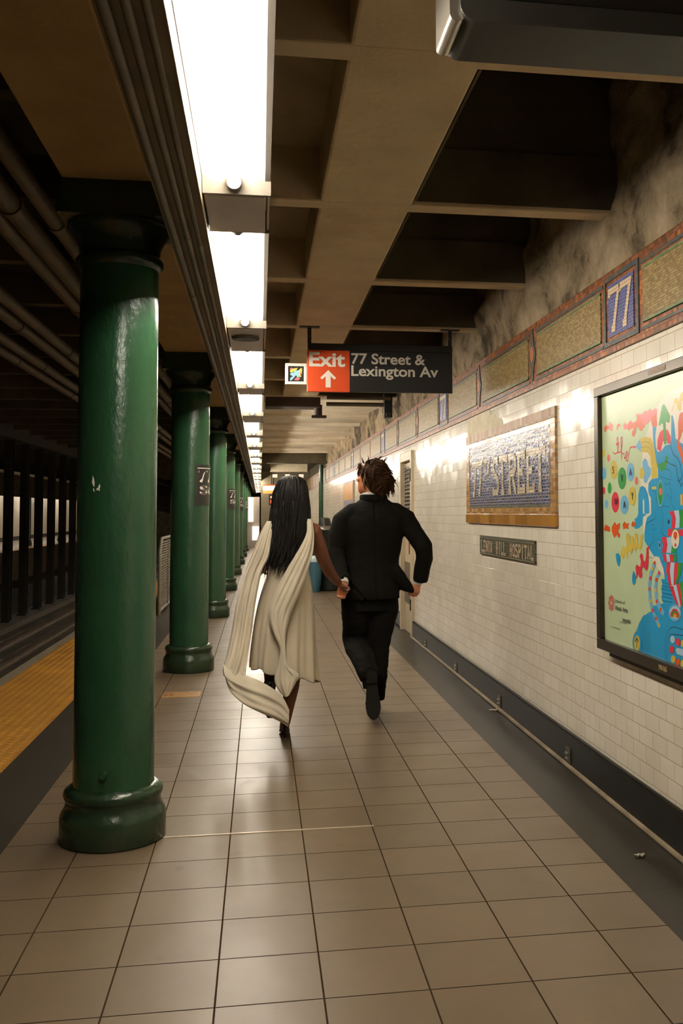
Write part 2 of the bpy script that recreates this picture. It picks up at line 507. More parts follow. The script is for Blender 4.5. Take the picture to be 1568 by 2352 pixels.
M = dict(
    floor=floor_tiles(),
    border=dark_tiles('dark_border_tile', (43, 38, 28), 0.33, 0.305, -1.342, -2.921, rough=0.38),
    edge_border=dark_tiles('charcoal_border_tile', (50, 44, 34), 0.321, 0.305, 1.355, -2.921, rough=0.45),
    base=dark_tiles('dark_base_tile', (24, 22, 16), 0.30, 0.24, 0.0, 0.03, 'yz', 0.3),
    nosing=plain('edge_concrete', (110, 98, 76), 0.8, bump=0.3, bscale=30),
    yellow=tactile_yellow(),
    tile=wall_tiles(), tile_far=plain('white_far_tile', (214, 200, 176), 0.4, var=.06, scale=1.5),
    rock=rough_concrete(),
    soffit=painted_concrete('painted_soffit', (204, 182, 142), amount=0.30),
    soffit_pink=painted_concrete('painted_beam', (204, 180, 142), amount=0.2),
    darkened=plain('darkened_concrete', (86, 78, 60), 0.95, var=0.3, scale=3, bump=0.3, bscale=12, spec=0.1),  # darkness of the deep bays is put into this colour
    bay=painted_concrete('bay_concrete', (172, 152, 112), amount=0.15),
    bay_light=painted_concrete('pale_bay_concrete', (240, 226, 200), amount=0.2),
    girder=painted_concrete('girder_paint', (176, 148, 98), amount=0.15),
    track=plain('track_soot', (72, 65, 50), 0.95, var=0.3, scale=4, spec=0.2, bump=0.6, bscale=25),
    rail=plain('worn_rail_steel', (150, 132, 108), 0.35, 0.9, var=0.25, scale=5),
    post=plain('sooty_post_paint', (46, 42, 32), 0.7, var=0.2),
    pipe=plain('dusty_pipe_paint', (92, 80, 60), 0.55, var=0.2, scale=5, bump=0.2, bscale=30),
    tray=plain('dusty_tray_paint', (126, 108, 80), 0.6, var=0.2, scale=4, bump=0.2, bscale=30),
    green=green_enamel(), green_worn_shaded=green_enamel('worn_shaded_green_enamel', (36, 55, 36), 0.8),  # worn paint for the bases; on the capitals its darkness stands for shade
    white_metal=plain('white_reflector_enamel', (236, 230, 216), 0.35, var=0.04),
    channel=plain('grey_channel_steel', (172, 160, 146), 0.45, 0.3, var=0.12, scale=4),
    tube=glow('fluorescent_tube_light', TUBE_COLOUR, TUBE_LIGHT),
    end=plain('grey_end_plate', (112, 106, 96), 0.5, var=0.08),  # greyed down so the plate beside the tube does not burn out
    edge_lip=plain('shaded_lip_steel', (96, 88, 78), 0.5, 0.2, var=0.12),  # darker than the channel: shade of the unlit strip put into the colour
    socket=plain('lamp_socket_plastic', (78, 73, 66), 0.4),
    grille=plain('speaker_grille_metal', (92, 84, 72), 0.6, 0.3, bump=0.6, bscale=240),
    black=plain('black_sign_enamel', (30, 29, 25), 0.45, var=0.08),
    black_gloss=plain('black_display_case', (40, 38, 32), 0.42, var=0.06),
    steel=plain('brushed_steel', (190, 182, 168), 0.28, 0.9, var=0.08, scale=3),
    dark_steel=plain('dark_bracket_steel', (52, 48, 40), 0.5, 0.5),
    orange_red=plain('orange_red_sign_enamel', (216, 78, 30), 0.4, var=0.05),
    letter=plain('white_lettering', (232, 224, 208), 0.5, var=0.05),
    letter_grey=plain('dimmed_lettering', (206, 198, 182), 0.5, var=0.05),
    frame=plain('dark_aluminium_frame', (70, 62, 50), 0.32, 0.7, var=0.12, scale=4),
    sheet=plain('mint_poster_paper', (190, 206, 164), 0.28, var=0.03),
    suit=plain('black_suit_wool', (19, 18, 15), 0.9, var=0.15, scale=20, bump=0.25, bscale=90, spec=0.1),
    trouser=plain('black_trouser_wool', (17, 16, 14), 0.9, var=0.15, scale=20, bump=0.25, bscale=90, spec=0.1),
    shirt=plain('white_shirt_cotton', (232, 228, 220), 0.7, var=0.03),
    shoe=plain('black_shoe_leather', (26, 24, 21), 0.38, var=0.1),
    sole=plain('worn_shoe_sole', (24, 22, 18), 0.85, var=0.15, spec=0.15),
    skin_pale=plain('pale_skin', (214, 140, 100), 0.5, var=0.08, scale=14),
    skin_brown=plain('brown_skin', (112, 66, 42), 0.5, var=0.08, scale=14),
    hair_brown=plain('brown_hair', (52, 31, 14), 0.7, spec=0.12, var=0.45, scale=30, bump=0.6, bscale=70, stretch=(1, 1, 0.25)),
    hair_black=plain('black_hair', (19, 16, 13), 0.62, var=0.4, scale=34, bump=0.5, bscale=80, stretch=(1, 1, 0.12), spec=0.3),
    dress=pleated('cream_dress_cloth', (200, 186, 160)),
    sash=pleated('ivory_chiffon', (220, 208, 184)),
    eye=plain('eye_white', (220, 210, 200), 0.2),
    dark_eye=plain('dark_iris', (30, 20, 14), 0.2),
)

# ------------------------------------------------------------------ the setting
Y0, Y1 = -6.0, 76.0
WX = 1.67                               # face of the tiled wall
CZ = 2.78                               # underside of the beams
BAY = 1.525
COLX, COLY, PITCHY = -0.612, 4.5, 4.575

structure('floor', MB().box((-1.034, Y0, -0.25), (1.342, Y1, 0)), M['floor'], smooth=False)
structure('trim_1', MB().box((1.342, Y0, -0.25), (WX + 0.1, Y1, 0)), M['border'], smooth=False, label='dark tile border of the floor along the tiled wall')
structure('trim_2', MB().box((-1.355, Y0, -0.25), (-1.034, Y1, 0)), M['edge_border'], smooth=False, label='dark tile border of the floor beside the yellow strip')
structure('trim_3', MB().box((-2.14, Y0, -0.35), (-2.035, Y1, 0.0)).box((-2.10, Y0, -1.1), (-2.0, Y1, -0.35)), M['nosing'], smooth=False, label='concrete nosing of the platform edge')
structure('floor_underside', MB().box((-2.0, Y0, -1.1), (WX, Y1, -0.36)), M['track'], smooth=False, label='platform foundation below the floor')
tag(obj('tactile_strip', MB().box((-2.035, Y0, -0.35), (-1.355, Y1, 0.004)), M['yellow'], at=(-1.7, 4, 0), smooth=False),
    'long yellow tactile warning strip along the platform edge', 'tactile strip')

# right wall, recessed doorway between y 10.88 and 11.72
DY0, DY1, DZ = 10.86, 11.78, 2.06
structure('wall_right', MB().box((WX, Y0, -0.1), (WX + 0.35, DY0, 2.14)).box((WX, DY1, -0.1), (WX + 0.35, Y1, 2.14)).box((WX, DY0, DZ), (WX + 0.35, DY1, 2.14)),
          M['tile'], smooth=False)
def base_strip(a, b):
    return MB().box((WX - 0.022, a, 0.018), (WX + 0.01, b, 0.172)).tube([(WX - 0.012, a, 0.178), (WX - 0.012, b, 0.178)], 0.013, 8)
structure('baseboard_right', base_strip(Y0, DY0), M['base'], label='dark tiled base of the wall up to the louvred door')
structure('baseboard_right', base_strip(DY1, Y1), M['base'], label='dark tiled base of the wall beyond the louvred door')
cove = plain('worn_cove_strip', (158, 140, 116), 0.4, 0.2, var=0.3, scale=6)
structure('trim_4', MB().tube([(WX - 0.026, Y0, 0.008), (WX - 0.026, DY0, 0.008)], 0.013, 8), cove, label='pale worn strip where wall base meets floor')

# rough plaster above the frieze
def rock_pt(u, v):
    y = 0.5 + u * 25.0
    z = 2.53 + v * 0.95
    p = Vector((y * 1.3, z * 2.2, 3.3))
    d = noise.fractal(p, 0.9, 2.1, 5) * 0.055 + 0.03 * noise.noise(p * 4)
    lump = max(0.0, noise.noise(Vector((y * 0.9, z * 0.6, 9.0)))) * 0.12
    k = min(1.0, v * 5)
    return (WX - 0.015 - k * max(-0.02, d + lump), y, z)
structure('wall_right_upper', MB().grid(rock_pt, 620, 26), M['rock'], recalc=False, label='peeling rough plaster above the mosaic frieze')
structure('wall_right_core', MB().box((WX + 0.06, Y0, 2.14), (WX + 0.35, Y1, 3.6)), M['darkened'], smooth=False, label='wall mass behind the frieze')

# mosaic frieze
fr = structure('trim_5', MB().box((WX - 0.012, Y0, 2.135), (WX + 0.08, Y1, 2.535)),
               mosaic('orange_border_mosaic', [(0, (92, 52, 24)), (0.35, (140, 80, 36)), (0.7, (164, 92, 36)), (0.9, (200, 120, 56)), (1, (76, 82, 80))], 0.026, 0.022, mortar=.0012, cm=(92, 62, 34)),
               smooth=False, label='orange and brown mosaic frieze along the wall')
m_tan = mosaic('tan_field_mosaic', [(0, (120, 98, 52)), (0.5, (150, 124, 70)), (1, (176, 152, 96))], 0.024, 0.012, cm=(112, 92, 54), mortar=.0012)
m_green = mosaic('green_line_mosaic', [(0, (44, 110, 58)), (0.6, (74, 132, 80)), (1, (130, 150, 100))], 0.03, 0.012)
m_slate = mosaic('slate_line_mosaic', [(0, (58, 74, 82)), (0.7, (80, 92, 92)), (0.85, (84, 88, 76)), (1, (150, 92, 44))], 0.024, 0.016, cm=(90, 84, 66), mortar=.0012)
m_blue = mosaic('blue_plaque_mosaic', [(0, (44, 52, 110)), (0.6, (62, 72, 140)), (1, (84, 84, 150))], 0.026, 0.0155, cm=(130, 130, 150))
m_orange = mosaic('bright_orange_mosaic', [(0, (190, 92, 20)), (1, (222, 124, 40))], 0.02, 0.014)
m_cream = mosaic('cream_numeral_mosaic', [(0, (206, 180, 140)), (1, (228, 204, 168))], 0.026, 0.0155, cm=(176, 150, 112))
XF = WX - 0.012
P77 = 4.40
def field(y_lo, y_hi):
    o = obj('frieze_panel', MB().box((XF - 0.006, y_lo, 2.205), (XF, y_hi, 2.455)), m_tan, fr, smooth=False)
    g = MB()
    for z in (2.205, 2.443): g.box((XF - 0.008, y_lo, z), (XF - 0.001, y_hi, z + 0.012))
    obj('green_line', g, m_green, o, smooth=False)
    s = MB()
    for z in (2.172, 2.470): s.box((XF - 0.004, y_lo - 0.03, z), (XF, y_hi + 0.03, z + 0.014))
    obj('slate_line', s, m_slate, o, smooth=False)
k = -2
while True:
    yy = P77 + k * PITCHY
    if yy > 40: break
    for a, b in ((yy + 0.275, yy + 1.43), (yy + 1.63, yy + 2.95), (yy + 3.15, yy + PITCHY - 0.275)):
        field(a, b)
    k += 1
def plaque(yy, label):
    t = thing('number_plaque', (XF, yy, 2.15), label, 'plaque', 'blue number plaques of the frieze')
    bm_ = MB()
    for (a, b, c, d) in ((-0.225, 0.225, 2.168, 2.192), (-0.225, 0.225, 2.482, 2.506), (-0.225, -0.20, 2.192, 2.482), (0.20, 0.225, 2.192, 2.482)):
        bm_.box((XF - 0.007, yy + a, c), (XF - 0.0005, yy + b, d))
    obj('border', bm_, m_slate, t, smooth=False)
    obj('field', MB().box((XF - 0.006, yy - 0.165, 2.21), (XF - 0.0003, yy + 0.165, 2.463)), m_blue, t, smooth=False)
    g = MB()
    glyph_text(g, '77', XF - 0.0085, yy + 0.14, yy - 0.135, 2.242, 2.433, 0.034, 0.14)
    obj('numerals', g, m_cream, t, smooth=False, recalc=False)
    return t
def ornament(yy, label):
    t = thing('diamond_ornament', (XF, yy, 2.15), label, 'mosaic ornament', 'pointed mosaic ornaments of the frieze')
    obj('lozenge', MB().prism([(XF - 0.007, yy + 0.075, 2.345), (XF - 0.007, yy + 0.03, 2.42), (XF - 0.007, yy + 0.012, 2.50), (XF - 0.007, yy - 0.012, 2.50), (XF - 0.007, yy - 0.03, 2.42), (XF - 0.007, yy - 0.075, 2.345),
                              (XF - 0.007, yy - 0.03, 2.26), (XF - 0.007, yy - 0.012, 2.18), (XF - 0.007, yy + 0.012, 2.18), (XF - 0.007, yy + 0.03, 2.26)], (0.0065, 0, 0)), m_slate, t, smooth=False)
    obj('centre', MB().prism([(XF - 0.009, yy + 0.036 * math.cos(a), 2.345 + 0.052 * math.sin(a)) for a in [i * math.pi / 8 for i in range(16)]], (0.0045, 0, 0)), m_orange, t, smooth=False)
    return t
pl0 = plaque(P77, 'blue mosaic plaque with cream 77 in the frieze above the advertisement poster')
for i in range(1, 5):
    dup(pl0, (XF, P77 + i * PITCHY, 2.15), 'blue mosaic 77 plaque in the frieze, %s one beyond the plaque above the poster' % ORD[i])
or0 = ornament(5.93, 'pointed slate and orange mosaic ornament, first one past the 77 above the poster')
names = ['pointed mosaic ornament in the frieze above the blue street name mosaic', 'pointed mosaic ornament in the frieze, next one before the louvred door',
         'pointed mosaic ornament in the frieze just past the louvred door']
for lab, yy in zip(names, (P77 + 3.05, P77 + PITCHY + 1.53, P77 + PITCHY + 3.05)):
    dup(or0, (XF, yy, 2.15), lab)

# ceiling: beams across, one long wide beam, bays between them
BEAMS = [COLY + BAY * k for k in range(-5, 35)]
structure('ceiling', MB().box((0.03, Y0, 3.02), (0.26, 13.2, 3.12)), M['bay'], smooth=False, label='shallow ceiling bays beside the light fixtures')
structure('ceiling_2', MB().box((0.68, Y0, 3.45), (WX + 0.3, 13.2, 3.55)), M['darkened'], smooth=False, label='deep dark ceiling bays along the wall')
structure('ceiling_3', MB().box((0.03, 13.2, 2.87), (WX + 0.05, 25.0, 2.97)), M['bay_light'], smooth=False, label='pale low ceiling further along the platform')
structure('ceiling_4', MB().box((0.03, 25.0, 2.87), (WX + 0.05, Y1, 2.97)), M['darkened'], smooth=False, label='dark ceiling at the far end')
structure('ceiling_beam', MB().box((0.26, Y0, CZ), (0.68, 12.2, 3.5)), M['soffit'], smooth=False, bevel=0.012, label='wide plastered beam running along the platform')
bay_dark = M['darkened']  # dark sheets laid over the beam sides inside the deep bays
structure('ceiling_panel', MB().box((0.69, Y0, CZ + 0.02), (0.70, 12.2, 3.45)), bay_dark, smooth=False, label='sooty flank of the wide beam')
for i, yy in enumerate(BEAMS):
    if yy > 25: break
    far = yy > 13
    structure('ceiling_beam', MB().box((0.03, yy - 0.055, CZ + 0.04 if far else CZ - 0.002), (WX + 0.02, yy + 0.055, 2.99 if far else 3.03)), M['soffit_pink'] if not far else M['bay_light'], smooth=False, bevel=0.008,
              label='plastered beam across the platform ceiling')
    if not far:
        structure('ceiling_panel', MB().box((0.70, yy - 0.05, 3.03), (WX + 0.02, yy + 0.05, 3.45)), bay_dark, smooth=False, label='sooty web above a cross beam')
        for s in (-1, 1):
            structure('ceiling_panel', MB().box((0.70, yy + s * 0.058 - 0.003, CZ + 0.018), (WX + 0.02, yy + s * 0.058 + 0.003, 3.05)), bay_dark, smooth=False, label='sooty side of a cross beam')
structure('ceiling_beam', MB().box((0.05, 24.8, 2.60), (WX + 0.05, 25.3, 3.0)), M['darkened'], smooth=False, label='dark beam framing the far end of the platform')
structure('ceiling_girder', MB().box((-0.825, Y0, CZ), (-0.462, Y1, 3.2)), M['girder'], smooth=False, bevel=0.01, label='plastered girder carried by the green columns')
structure('ceiling_5', MB().box((-0.462, Y0, 2.90), (0.03, Y1, 3.0)), M['bay'], smooth=False, label='ceiling strip above the light fixtures')
structure('ceiling_6', MB().box((-13.0, Y0, 3.45), (-0.825, Y1, 3.6)), M['track'], smooth=False, label='dark ceiling over the tracks')
track_beam = plain('dusty_track_beam', (92, 78, 50), 0.9, var=0.25, scale=3)
for yy in BEAMS:
    structure('ceiling_beam', MB().box((-5.3, yy - 0.06, 3.2), (-0.83, yy + 0.06, 3.46)), track_beam, smooth=False, label='dusty beam over the near track')
structure('wall_back', MB().box((-13.2, Y1, -1.2), (WX + 0.3, Y1 + 0.2, 3.6)), M['darkened'], smooth=False)

# the track side
structure('floor_2', MB().box((-9.2, Y0, -1.3), (-2.0, Y1, -1.1)), M['track'], smooth=False, label='dark track bed below the platform')
structure('trim_6', MB().box((-5.72, Y0, -1.1), (-5.18, Y1, -0.98)), plain('bench_kerb', (88, 78, 60), 0.7, var=0.25), smooth=False, label='low concrete kerb under the posts between the tracks')
def rail(x, label):
    prof = [(-0.07, 0), (-0.07, 0.015), (-0.012, 0.035), (-0.012, 0.11), (-0.035, 0.125), (-0.035, 0.155), (0.035, 0.155), (0.035, 0.125), (0.012, 0.11), (0.012, 0.035), (0.07, 0.015), (0.07, 0)]
    tag(obj('track_rail', MB().prism([(x + a, 8.0, -1.1 + b) for a, b in prof], (0, Y1 - 8.0, 0)), M['rail'], at=(x, 8, -1.1)), label, 'rail')
rail(-4.05, 'worn running rail of the near track, closer to the platform')
rail(-4.62, 'guard rail beside the low kerb of the posts')
# steel posts between the tracks
def steel_post(yy):
    t = thing('steel_post', (-5.45, yy, -0.98), None, 'post', 'dark posts between the tracks')
    obj('post_shaft', MB().box((-5.53, yy - 0.125, -0.95), (-5.37, yy - 0.110, 3.0)).box((-5.53, yy + 0.110, -0.95), (-5.37, yy + 0.125, 3.0))
        .box((-5.456, yy - 0.11, -0.95), (-5.444, yy + 0.11, 3.0)), M['post'], t, smooth=False)
    obj('base_plate', MB().box((-5.45 - 0.10, yy - 0.17, -0.98), (-5.45 + 0.10, yy + 0.17, -0.95)), M['post'], t, smooth=False)
    return t
YP = [20.1 + 1.525 * i for i in range(14)]
sp = steel_post(YP[0]); sp['label'] = 'dark steel post between the tracks, first of the row from the platform end seen'
for i in range(1, len(YP)): dup(sp, (-5.45, YP[i], -0.98), 'dark steel post between the tracks, %s along the row into the tunnel' % ORD[i + 1])
structure('ceiling_girder', MB().box((-5.65, 10, 3.0), (-5.25, Y1, 3.46)), M['post'], smooth=False, label='dark girder on the posts between the tracks')

# opposite platform
structure('floor_3', MB().box((-12.6, 14, -1.2), (-9.0, Y1, 0)), M['floor'], smooth=False, label='platform on the other side of the tracks')
tag(obj('tactile_strip', MB().box((-9.66, 14, -0.02), (-9.05, Y1, 0.006)), M['yellow'], at=(-9.3, 40, 0), smooth=False), 'yellow tactile strip of the opposite platform beyond the posts', 'tactile strip')
structure('wall_left', MB().box((-12.8, 14, 0.18), (-12.6, Y1, 3.45)), M['tile_far'], smooth=False)
structure('baseboard_left', MB().box((-12.62, 14, 0), (-12.57, Y1, 0.2)), M['base'], smooth=False)
structure('ceiling_7', MB().box((-12.6, 14, 2.85), (-9.0, Y1, 2.95)), M['bay_light'], smooth=False, label='ceiling of the opposite platform')
structure('ceiling_girder', MB().box((-9.5, 14, 2.05), (-9.1, Y1, 2.9)), M['darkened'], smooth=False, label='dark girder along the opposite platform edge')
blue_ad = plain('blue_advert_print', (70, 120, 190), 0.4)
t = thing('advertisement_board', (-12.58, 60.3, 0.9), 'blue and white advertisement on the opposite platform wall', 'poster')
obj('board', MB().box((-12.598, 59.2, 0.95), (-12.56, 61.4, 2.0)), M['letter'], t, smooth=False)
obj('print', MB().box((-12.56, 59.3, 1.4), (-12.555, 61.3, 1.95)), blue_ad, t, smooth=False)

# ------------------------------------------------------------------ green columns
def column(yy, label):
    c = (COLX, yy)
    t = thing('platform_column', (COLX, yy, 0), label, 'column', 'green columns along the platform')
    t['kind'] = 'thing'
    obj('base', MB().lathe([(0, .214), (0.008, .219), (0.10, .219), (0.118, .214), (0.135, .203), (0.155, .196), (0.172, .195), (0.178, .199), (0.186, .203), (0.196, .205), (0.208, .203), (0.216, .198), (0.222, .188), (0.23, .172)], c), M['green_worn_shaded'], t, angle=60)
    obj('shaft', MB().lathe([(0.22, .1695), (0.235, .167), (2.46, .165)], c), M['green'], t, angle=60)
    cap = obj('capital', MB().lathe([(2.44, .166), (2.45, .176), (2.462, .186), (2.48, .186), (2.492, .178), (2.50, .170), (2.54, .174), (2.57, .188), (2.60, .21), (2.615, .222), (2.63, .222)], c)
              .box((COLX - .228, yy - .228, 2.63), (COLX + .228, yy + .228, 2.72)).box((COLX - .212, yy - .212, 2.72), (COLX + .212, yy + .212, CZ)), M['green_worn_shaded'], t, angle=40)  # darker than the shaft: shade at the column top put into the paint
    return t
c0 = column(COLY, 'big green enamelled column standing closest to the floor tile seam strip')
for i in range(1, 12):
    dup(c0, (COLX, COLY + i * PITCHY, 0), 'green platform column, %s of the row going into the distance' % ORD[i + 1])
for yy, lab in ((45.3, 'green column on the opposite platform, first seen between the posts'), (53.0, 'green column on the opposite platform, further into the distance')):
    dup(c0, (-9.90, yy, 0), lab)
# bolt and scuffs that only the first column shows
obj('bolt_head', MB().tube([(COLX - 0.02, COLY - 0.166, 0.30), (COLX - 0.02, COLY - 0.186, 0.30)], [0.018, 0.014], 10), M['green'], c0)
sc = MB()
for a0, z0, a1, z1, w in ((-2.03, 1.49, -2.07, 1.535, .010), (-2.05, 1.483, -2.02, 1.468, .006), (-1.96, 1.480, -1.90, 1.477, .011), (-1.90, 1.478, -1.87, 1.50, .009), (-1.92, 1.486, -1.87, 1.472, .007), (-2.075, 1.50, -2.08, 1.52, .006)):
    r_ = 0.1672
    p = [(COLX + r_ * math.cos(a0 + (a1 - a0) * q), COLY + r_ * math.sin(a0 + (a1 - a0) * q), z0 + (z1 - z0) * q) for q in (0, .33, .66, 1)]
    sc.tube(p, [(w * .2, .0008), (w * .5, .0012), (w * .42, .0012), (w * .1, .0008)], 6, (COLX - p[0][0], COLY - p[0][1], 0))
obj('paint_scuff', sc, M['letter'], c0)

# curved "77 St" plates on every second column
def column_sign(yy, label):
    t = thing('column_sign', (COLX, yy, 1.45), label, 'sign', 'black name plates on the columns')
    rr = 0.1705; a0, a1 = R(-72), R(18); z0, z1 = 1.445, 1.80
    g = MB()
    def P(r, u, v): a = a0 + (a1 - a0) * u; return (COLX + r * math.cos(a), yy + r * math.sin(a), z0 + (z1 - z0) * v)
    n = 20
    vs = [P(rr, i / n, v) for v in (0, 1) for i in range(n + 1)] + [P(rr - 0.004, i / n, v) for v in (0, 1) for i in range(n + 1)]
    q = n + 1; fs = []
    for i in range(n):
        fs += [(i, i + 1, q + i + 1, q + i), (2 * q + i, 3 * q + i, 3 * q + i + 1, 2 * q + i + 1), (i, 2 * q + i, 2 * q + i + 1, i + 1), (q + i, q + i + 1, 3 * q + i + 1, 3 * q + i)]
    fs += [(0, q, 3 * q, 2 * q), (n, 2 * q + n, 3 * q + n, q + n)]
    obj('plate', g.add(vs, fs), M['black'], t)
    L = MB()
    for body, u0, u1, v0, v1 in (('77', .12, .86, .56, .86), ('St', .16, .80, .27, .49)):
        tv, tf, w, h = text_shape(body, 0.02)
        L.add([P(rr + 0.0012, u0 + (u1 - u0) * x / w, v0 + (v1 - v0) * y / h) for x, y in tv], tf)
    ll = MB(); m_ = 16
    ll.add([P(rr + 0.0012, .08 + .86 * i / m_, v) for v in (.905, .925) for i in range(m_ + 1)], [(i, i + 1, m_ + 2 + i, m_ + 1 + i) for i in range(m_)])
    obj('lettering', L, M['letter'], t, smooth=False, recalc=False)
    obj('white_line', ll, M['letter'], t, smooth=False, recalc=False)
    return t
s0 = column_sign(COLY + PITCHY, 'black 77 St plate wrapped around the second green column')
for i, lab in ((3, 'small black 77 St plate on the fourth green column'), (5, 'black 77 St plate on the sixth green column, far along'), (7, 'black 77 St plate on the eighth green column, far along')):
    dup(s0, (COLX, COLY + i * PITCHY, 1.45), lab)

# ------------------------------------------------------------------ fluorescent fixtures
FX0, FX1, FZ, FT = -0.1925, 0.028, 2.440, 2.525
TX = -0.089
def fixture(ya, yb, yn, label, lip=0.036):
    """open trough from ya to yb; grey wiring channel up to yn, where the next one starts"""
    t = thing('fluorescent_fixture', ((FX0 + FX1) / 2, ya, FZ), label, 'light fixture', 'fluorescent fixtures in a row above the platform')
    xa, xb = FX0 + 0.003, FX1 - 0.026
    h = MB()
    h.box((FX0, ya, FZ + .065), (xa, yb, FT)).box((xb + 0.012, ya, FZ + lip + .004), (FX1, yb, FT)).box((FX0, ya, FT - 0.004), (FX1, yb, FT))
    obj('housing', h, M['channel'], t, smooth=False)
    obj('edge_lip', MB().box((xb + 0.0095, ya, FZ + lip), (FX1 + .001, yb, FZ + lip + .004)), M['edge_lip'], t, smooth=False)
    r_ = MB()
    xi, xj = xa + 0.002, xb + 0.01
    pts = [(FX0 + .0005, FZ + 0.045), (xi + 0.03, FT - 0.03), (xi + 0.07, FT - 0.01), (xj - 0.07, FT - 0.01), (xj - 0.03, FT - 0.03), (xj, FZ + lip + 0.002)]
    n = len(pts)
    r_.add([(x, ya + 0.012, z) for x, z in pts] + [(x, yb - 0.012, z) for x, z in pts], [(i, i + 1, n + i + 1, n + i) for i in range(n - 1)])
    obj('reflector', r_, M['white_metal'], t, smooth=False, recalc=False)
    for y, d in ((ya, 1), (yb, -1)):
        e = MB()
        zt = FT - 0.006
        a, b = y, y + d * (0.004 if d > 0 else 0.012)
        e.add([(FX0, a, FZ - 0.004), (FX1 + 0.003, a, FZ - 0.004), (FX1 + 0.003, a, zt), (FX0, a, zt), (FX0, b, FZ - 0.004), (FX1 + 0.003, b, FZ - 0.004), (FX1 + 0.003, b + (d < 0) * d * .05, zt), (FX0, b + (d < 0) * d * .05, zt)],
              [(0, 1, 2, 3), (4, 7, 6, 5), (0, 4, 5, 1), (1, 5, 6, 2), (2, 6, 7, 3), (3, 7, 4, 0)])
        ep = obj('end_plate', e, M['end'], t, smooth=False)
    cx = TX
    TZ = FZ + 0.022
    for y, d in ((ya + 0.03, 1), (yb - 0.03, -1)):
        obj('lamp_holder', MB().tube([(cx, y - d * .02, TZ), (cx, y + d * 0.028, TZ)], 0.0235, 16).tube([(cx, y + d * 0.005, TZ + 0.01), (cx, y + d * 0.02, TZ + 0.01), (cx, y + d * 0.02, FZ + .09)], 0.014, 10), M['socket'], t)
    obj('tube', MB().tube([(cx, ya + 0.075, TZ), (cx, yb - 0.085, TZ)], 0.019, 12), M['tube'], t)
    if yn: obj('wiring_channel', MB().box((FX0 + 0.002, yb + .013, FZ - 0.0045), (FX1 - 0.014, yn - .001, FT)).box((FX1 - 0.010, yb + .013, FZ + 0.008), (FX1, yn - .001, FT)), M['channel'], t, smooth=False, bevel=0.004)
    for y in (ya + .3, yb - .3): obj('hanger', MB().tube([(cx, y, FT - .005), (cx, y, 2.90)], .008, 8), M['dark_steel'], t)
    return t
LEN = 1.995
MODULE = 5.264
SA, SB = 1.343, 3.783                  # starts of the two fixtures of one module
fxA = fixture(SA, SA + LEN, SB, 'fluorescent fixture, biggest and first of the bright row overhead')
fxB = fixture(SB, SB + LEN, SA + MODULE, 'second fluorescent fixture of the row, beside the first green column')
n_ = 2
for kk in range(1, 10):
    for src, s in ((fxA, SA), (fxB, SB)):
        n_ += 1
        if kk == 2 and src is fxA:                       # wall-side lip raised from here on to light the far ceiling
            fxA2 = fixture(SA + 2 * MODULE, SA + 2 * MODULE + LEN, SB + 2 * MODULE, '%s fluorescent fixture along the bright row over the platform' % ORD[n_], 0.080); continue
        if kk == 2: fxB2 = fixture(SB + 2 * MODULE, SB + 2 * MODULE + LEN, SA + 3 * MODULE, '%s fluorescent fixture along the bright row over the platform' % ORD[n_], 0.080); continue
        if kk > 2: src = fxA2 if src is fxA else fxB2
        dup(src, ((FX0 + FX1) / 2, s + kk * MODULE, FZ), '%s fluorescent fixture along the bright row over the platform' % ORD[n_])
t = thing('ceiling_speaker', (-0.090, 6.07, FZ - .016), 'round grey speaker grille in the gap after the second fixture', 'speaker')
obj('rim', MB().lathe([(FZ - 0.012, .074), (FZ - 0.018, .080), (FZ - 0.005, .084)], (-0.090, 6.07)), M['grille'], t)
obj('grille', MB().lathe([(FZ - 0.020, .068), (FZ - .016, .07), (FZ - 0.005, .07)], (-0.090, 6.07)), M['dark_steel'], t)
# lights of the opposite platform, hidden behind its girder but lighting its wall
for i, yy in enumerate((40, 45, 50, 55, 60, 65, 70)):
    dup(fxA, (-11.2, yy, FZ), '%s fixture over the opposite platform beyond the tracks' % ORD[i + 1])

# cable tray and conduits beside the fixtures
tag(obj('cable_tray', MB().box((-0.344, Y0, 2.420), (-0.1945, Y1, 2.60)).box((-0.199, Y0, 2.406), (-0.1945, Y1, 2.42)), M['tray'], at=(-0.27, 4, 2.4), smooth=False, bevel=0.006), 'brown cable duct running beside the bright fixtures', 'cable duct')
def conduit(x, z, r, label, group, cps=3.05, off=0.0, y0=Y0, y1=Y1, mat='pipe', cat='conduit'):
    t = thing('conduit', (x, y0, z), label, cat, group)
    obj('pipe', MB().tube([(x, y0, z), (x, y1, z)], r, 14), M[mat], t)
    y = y0 + off
    while y < min(y1, 24):
        if y > 1.5: obj('coupling', MB().tube([(x, y - .04, z), (x, y + .04, z)], r * 1.16, 14), M[mat], t)
        y += cps
    return t
G = 'conduits under the duct beside the fixtures'
conduit(-0.232, 2.4085, .010, 'thin conduit closest to the bright fixtures under the brown duct', G, 2.4, .3)
conduit(-0.272, 2.4065, .0115, 'middle thin conduit under the brown duct', G, 2.9, 1.1)
conduit(-0.318, 2.404, .0135, 'thicker conduit under the brown duct on the column side', G, 3.3, .9)
G = 'pipes under the dark ceiling over the track'
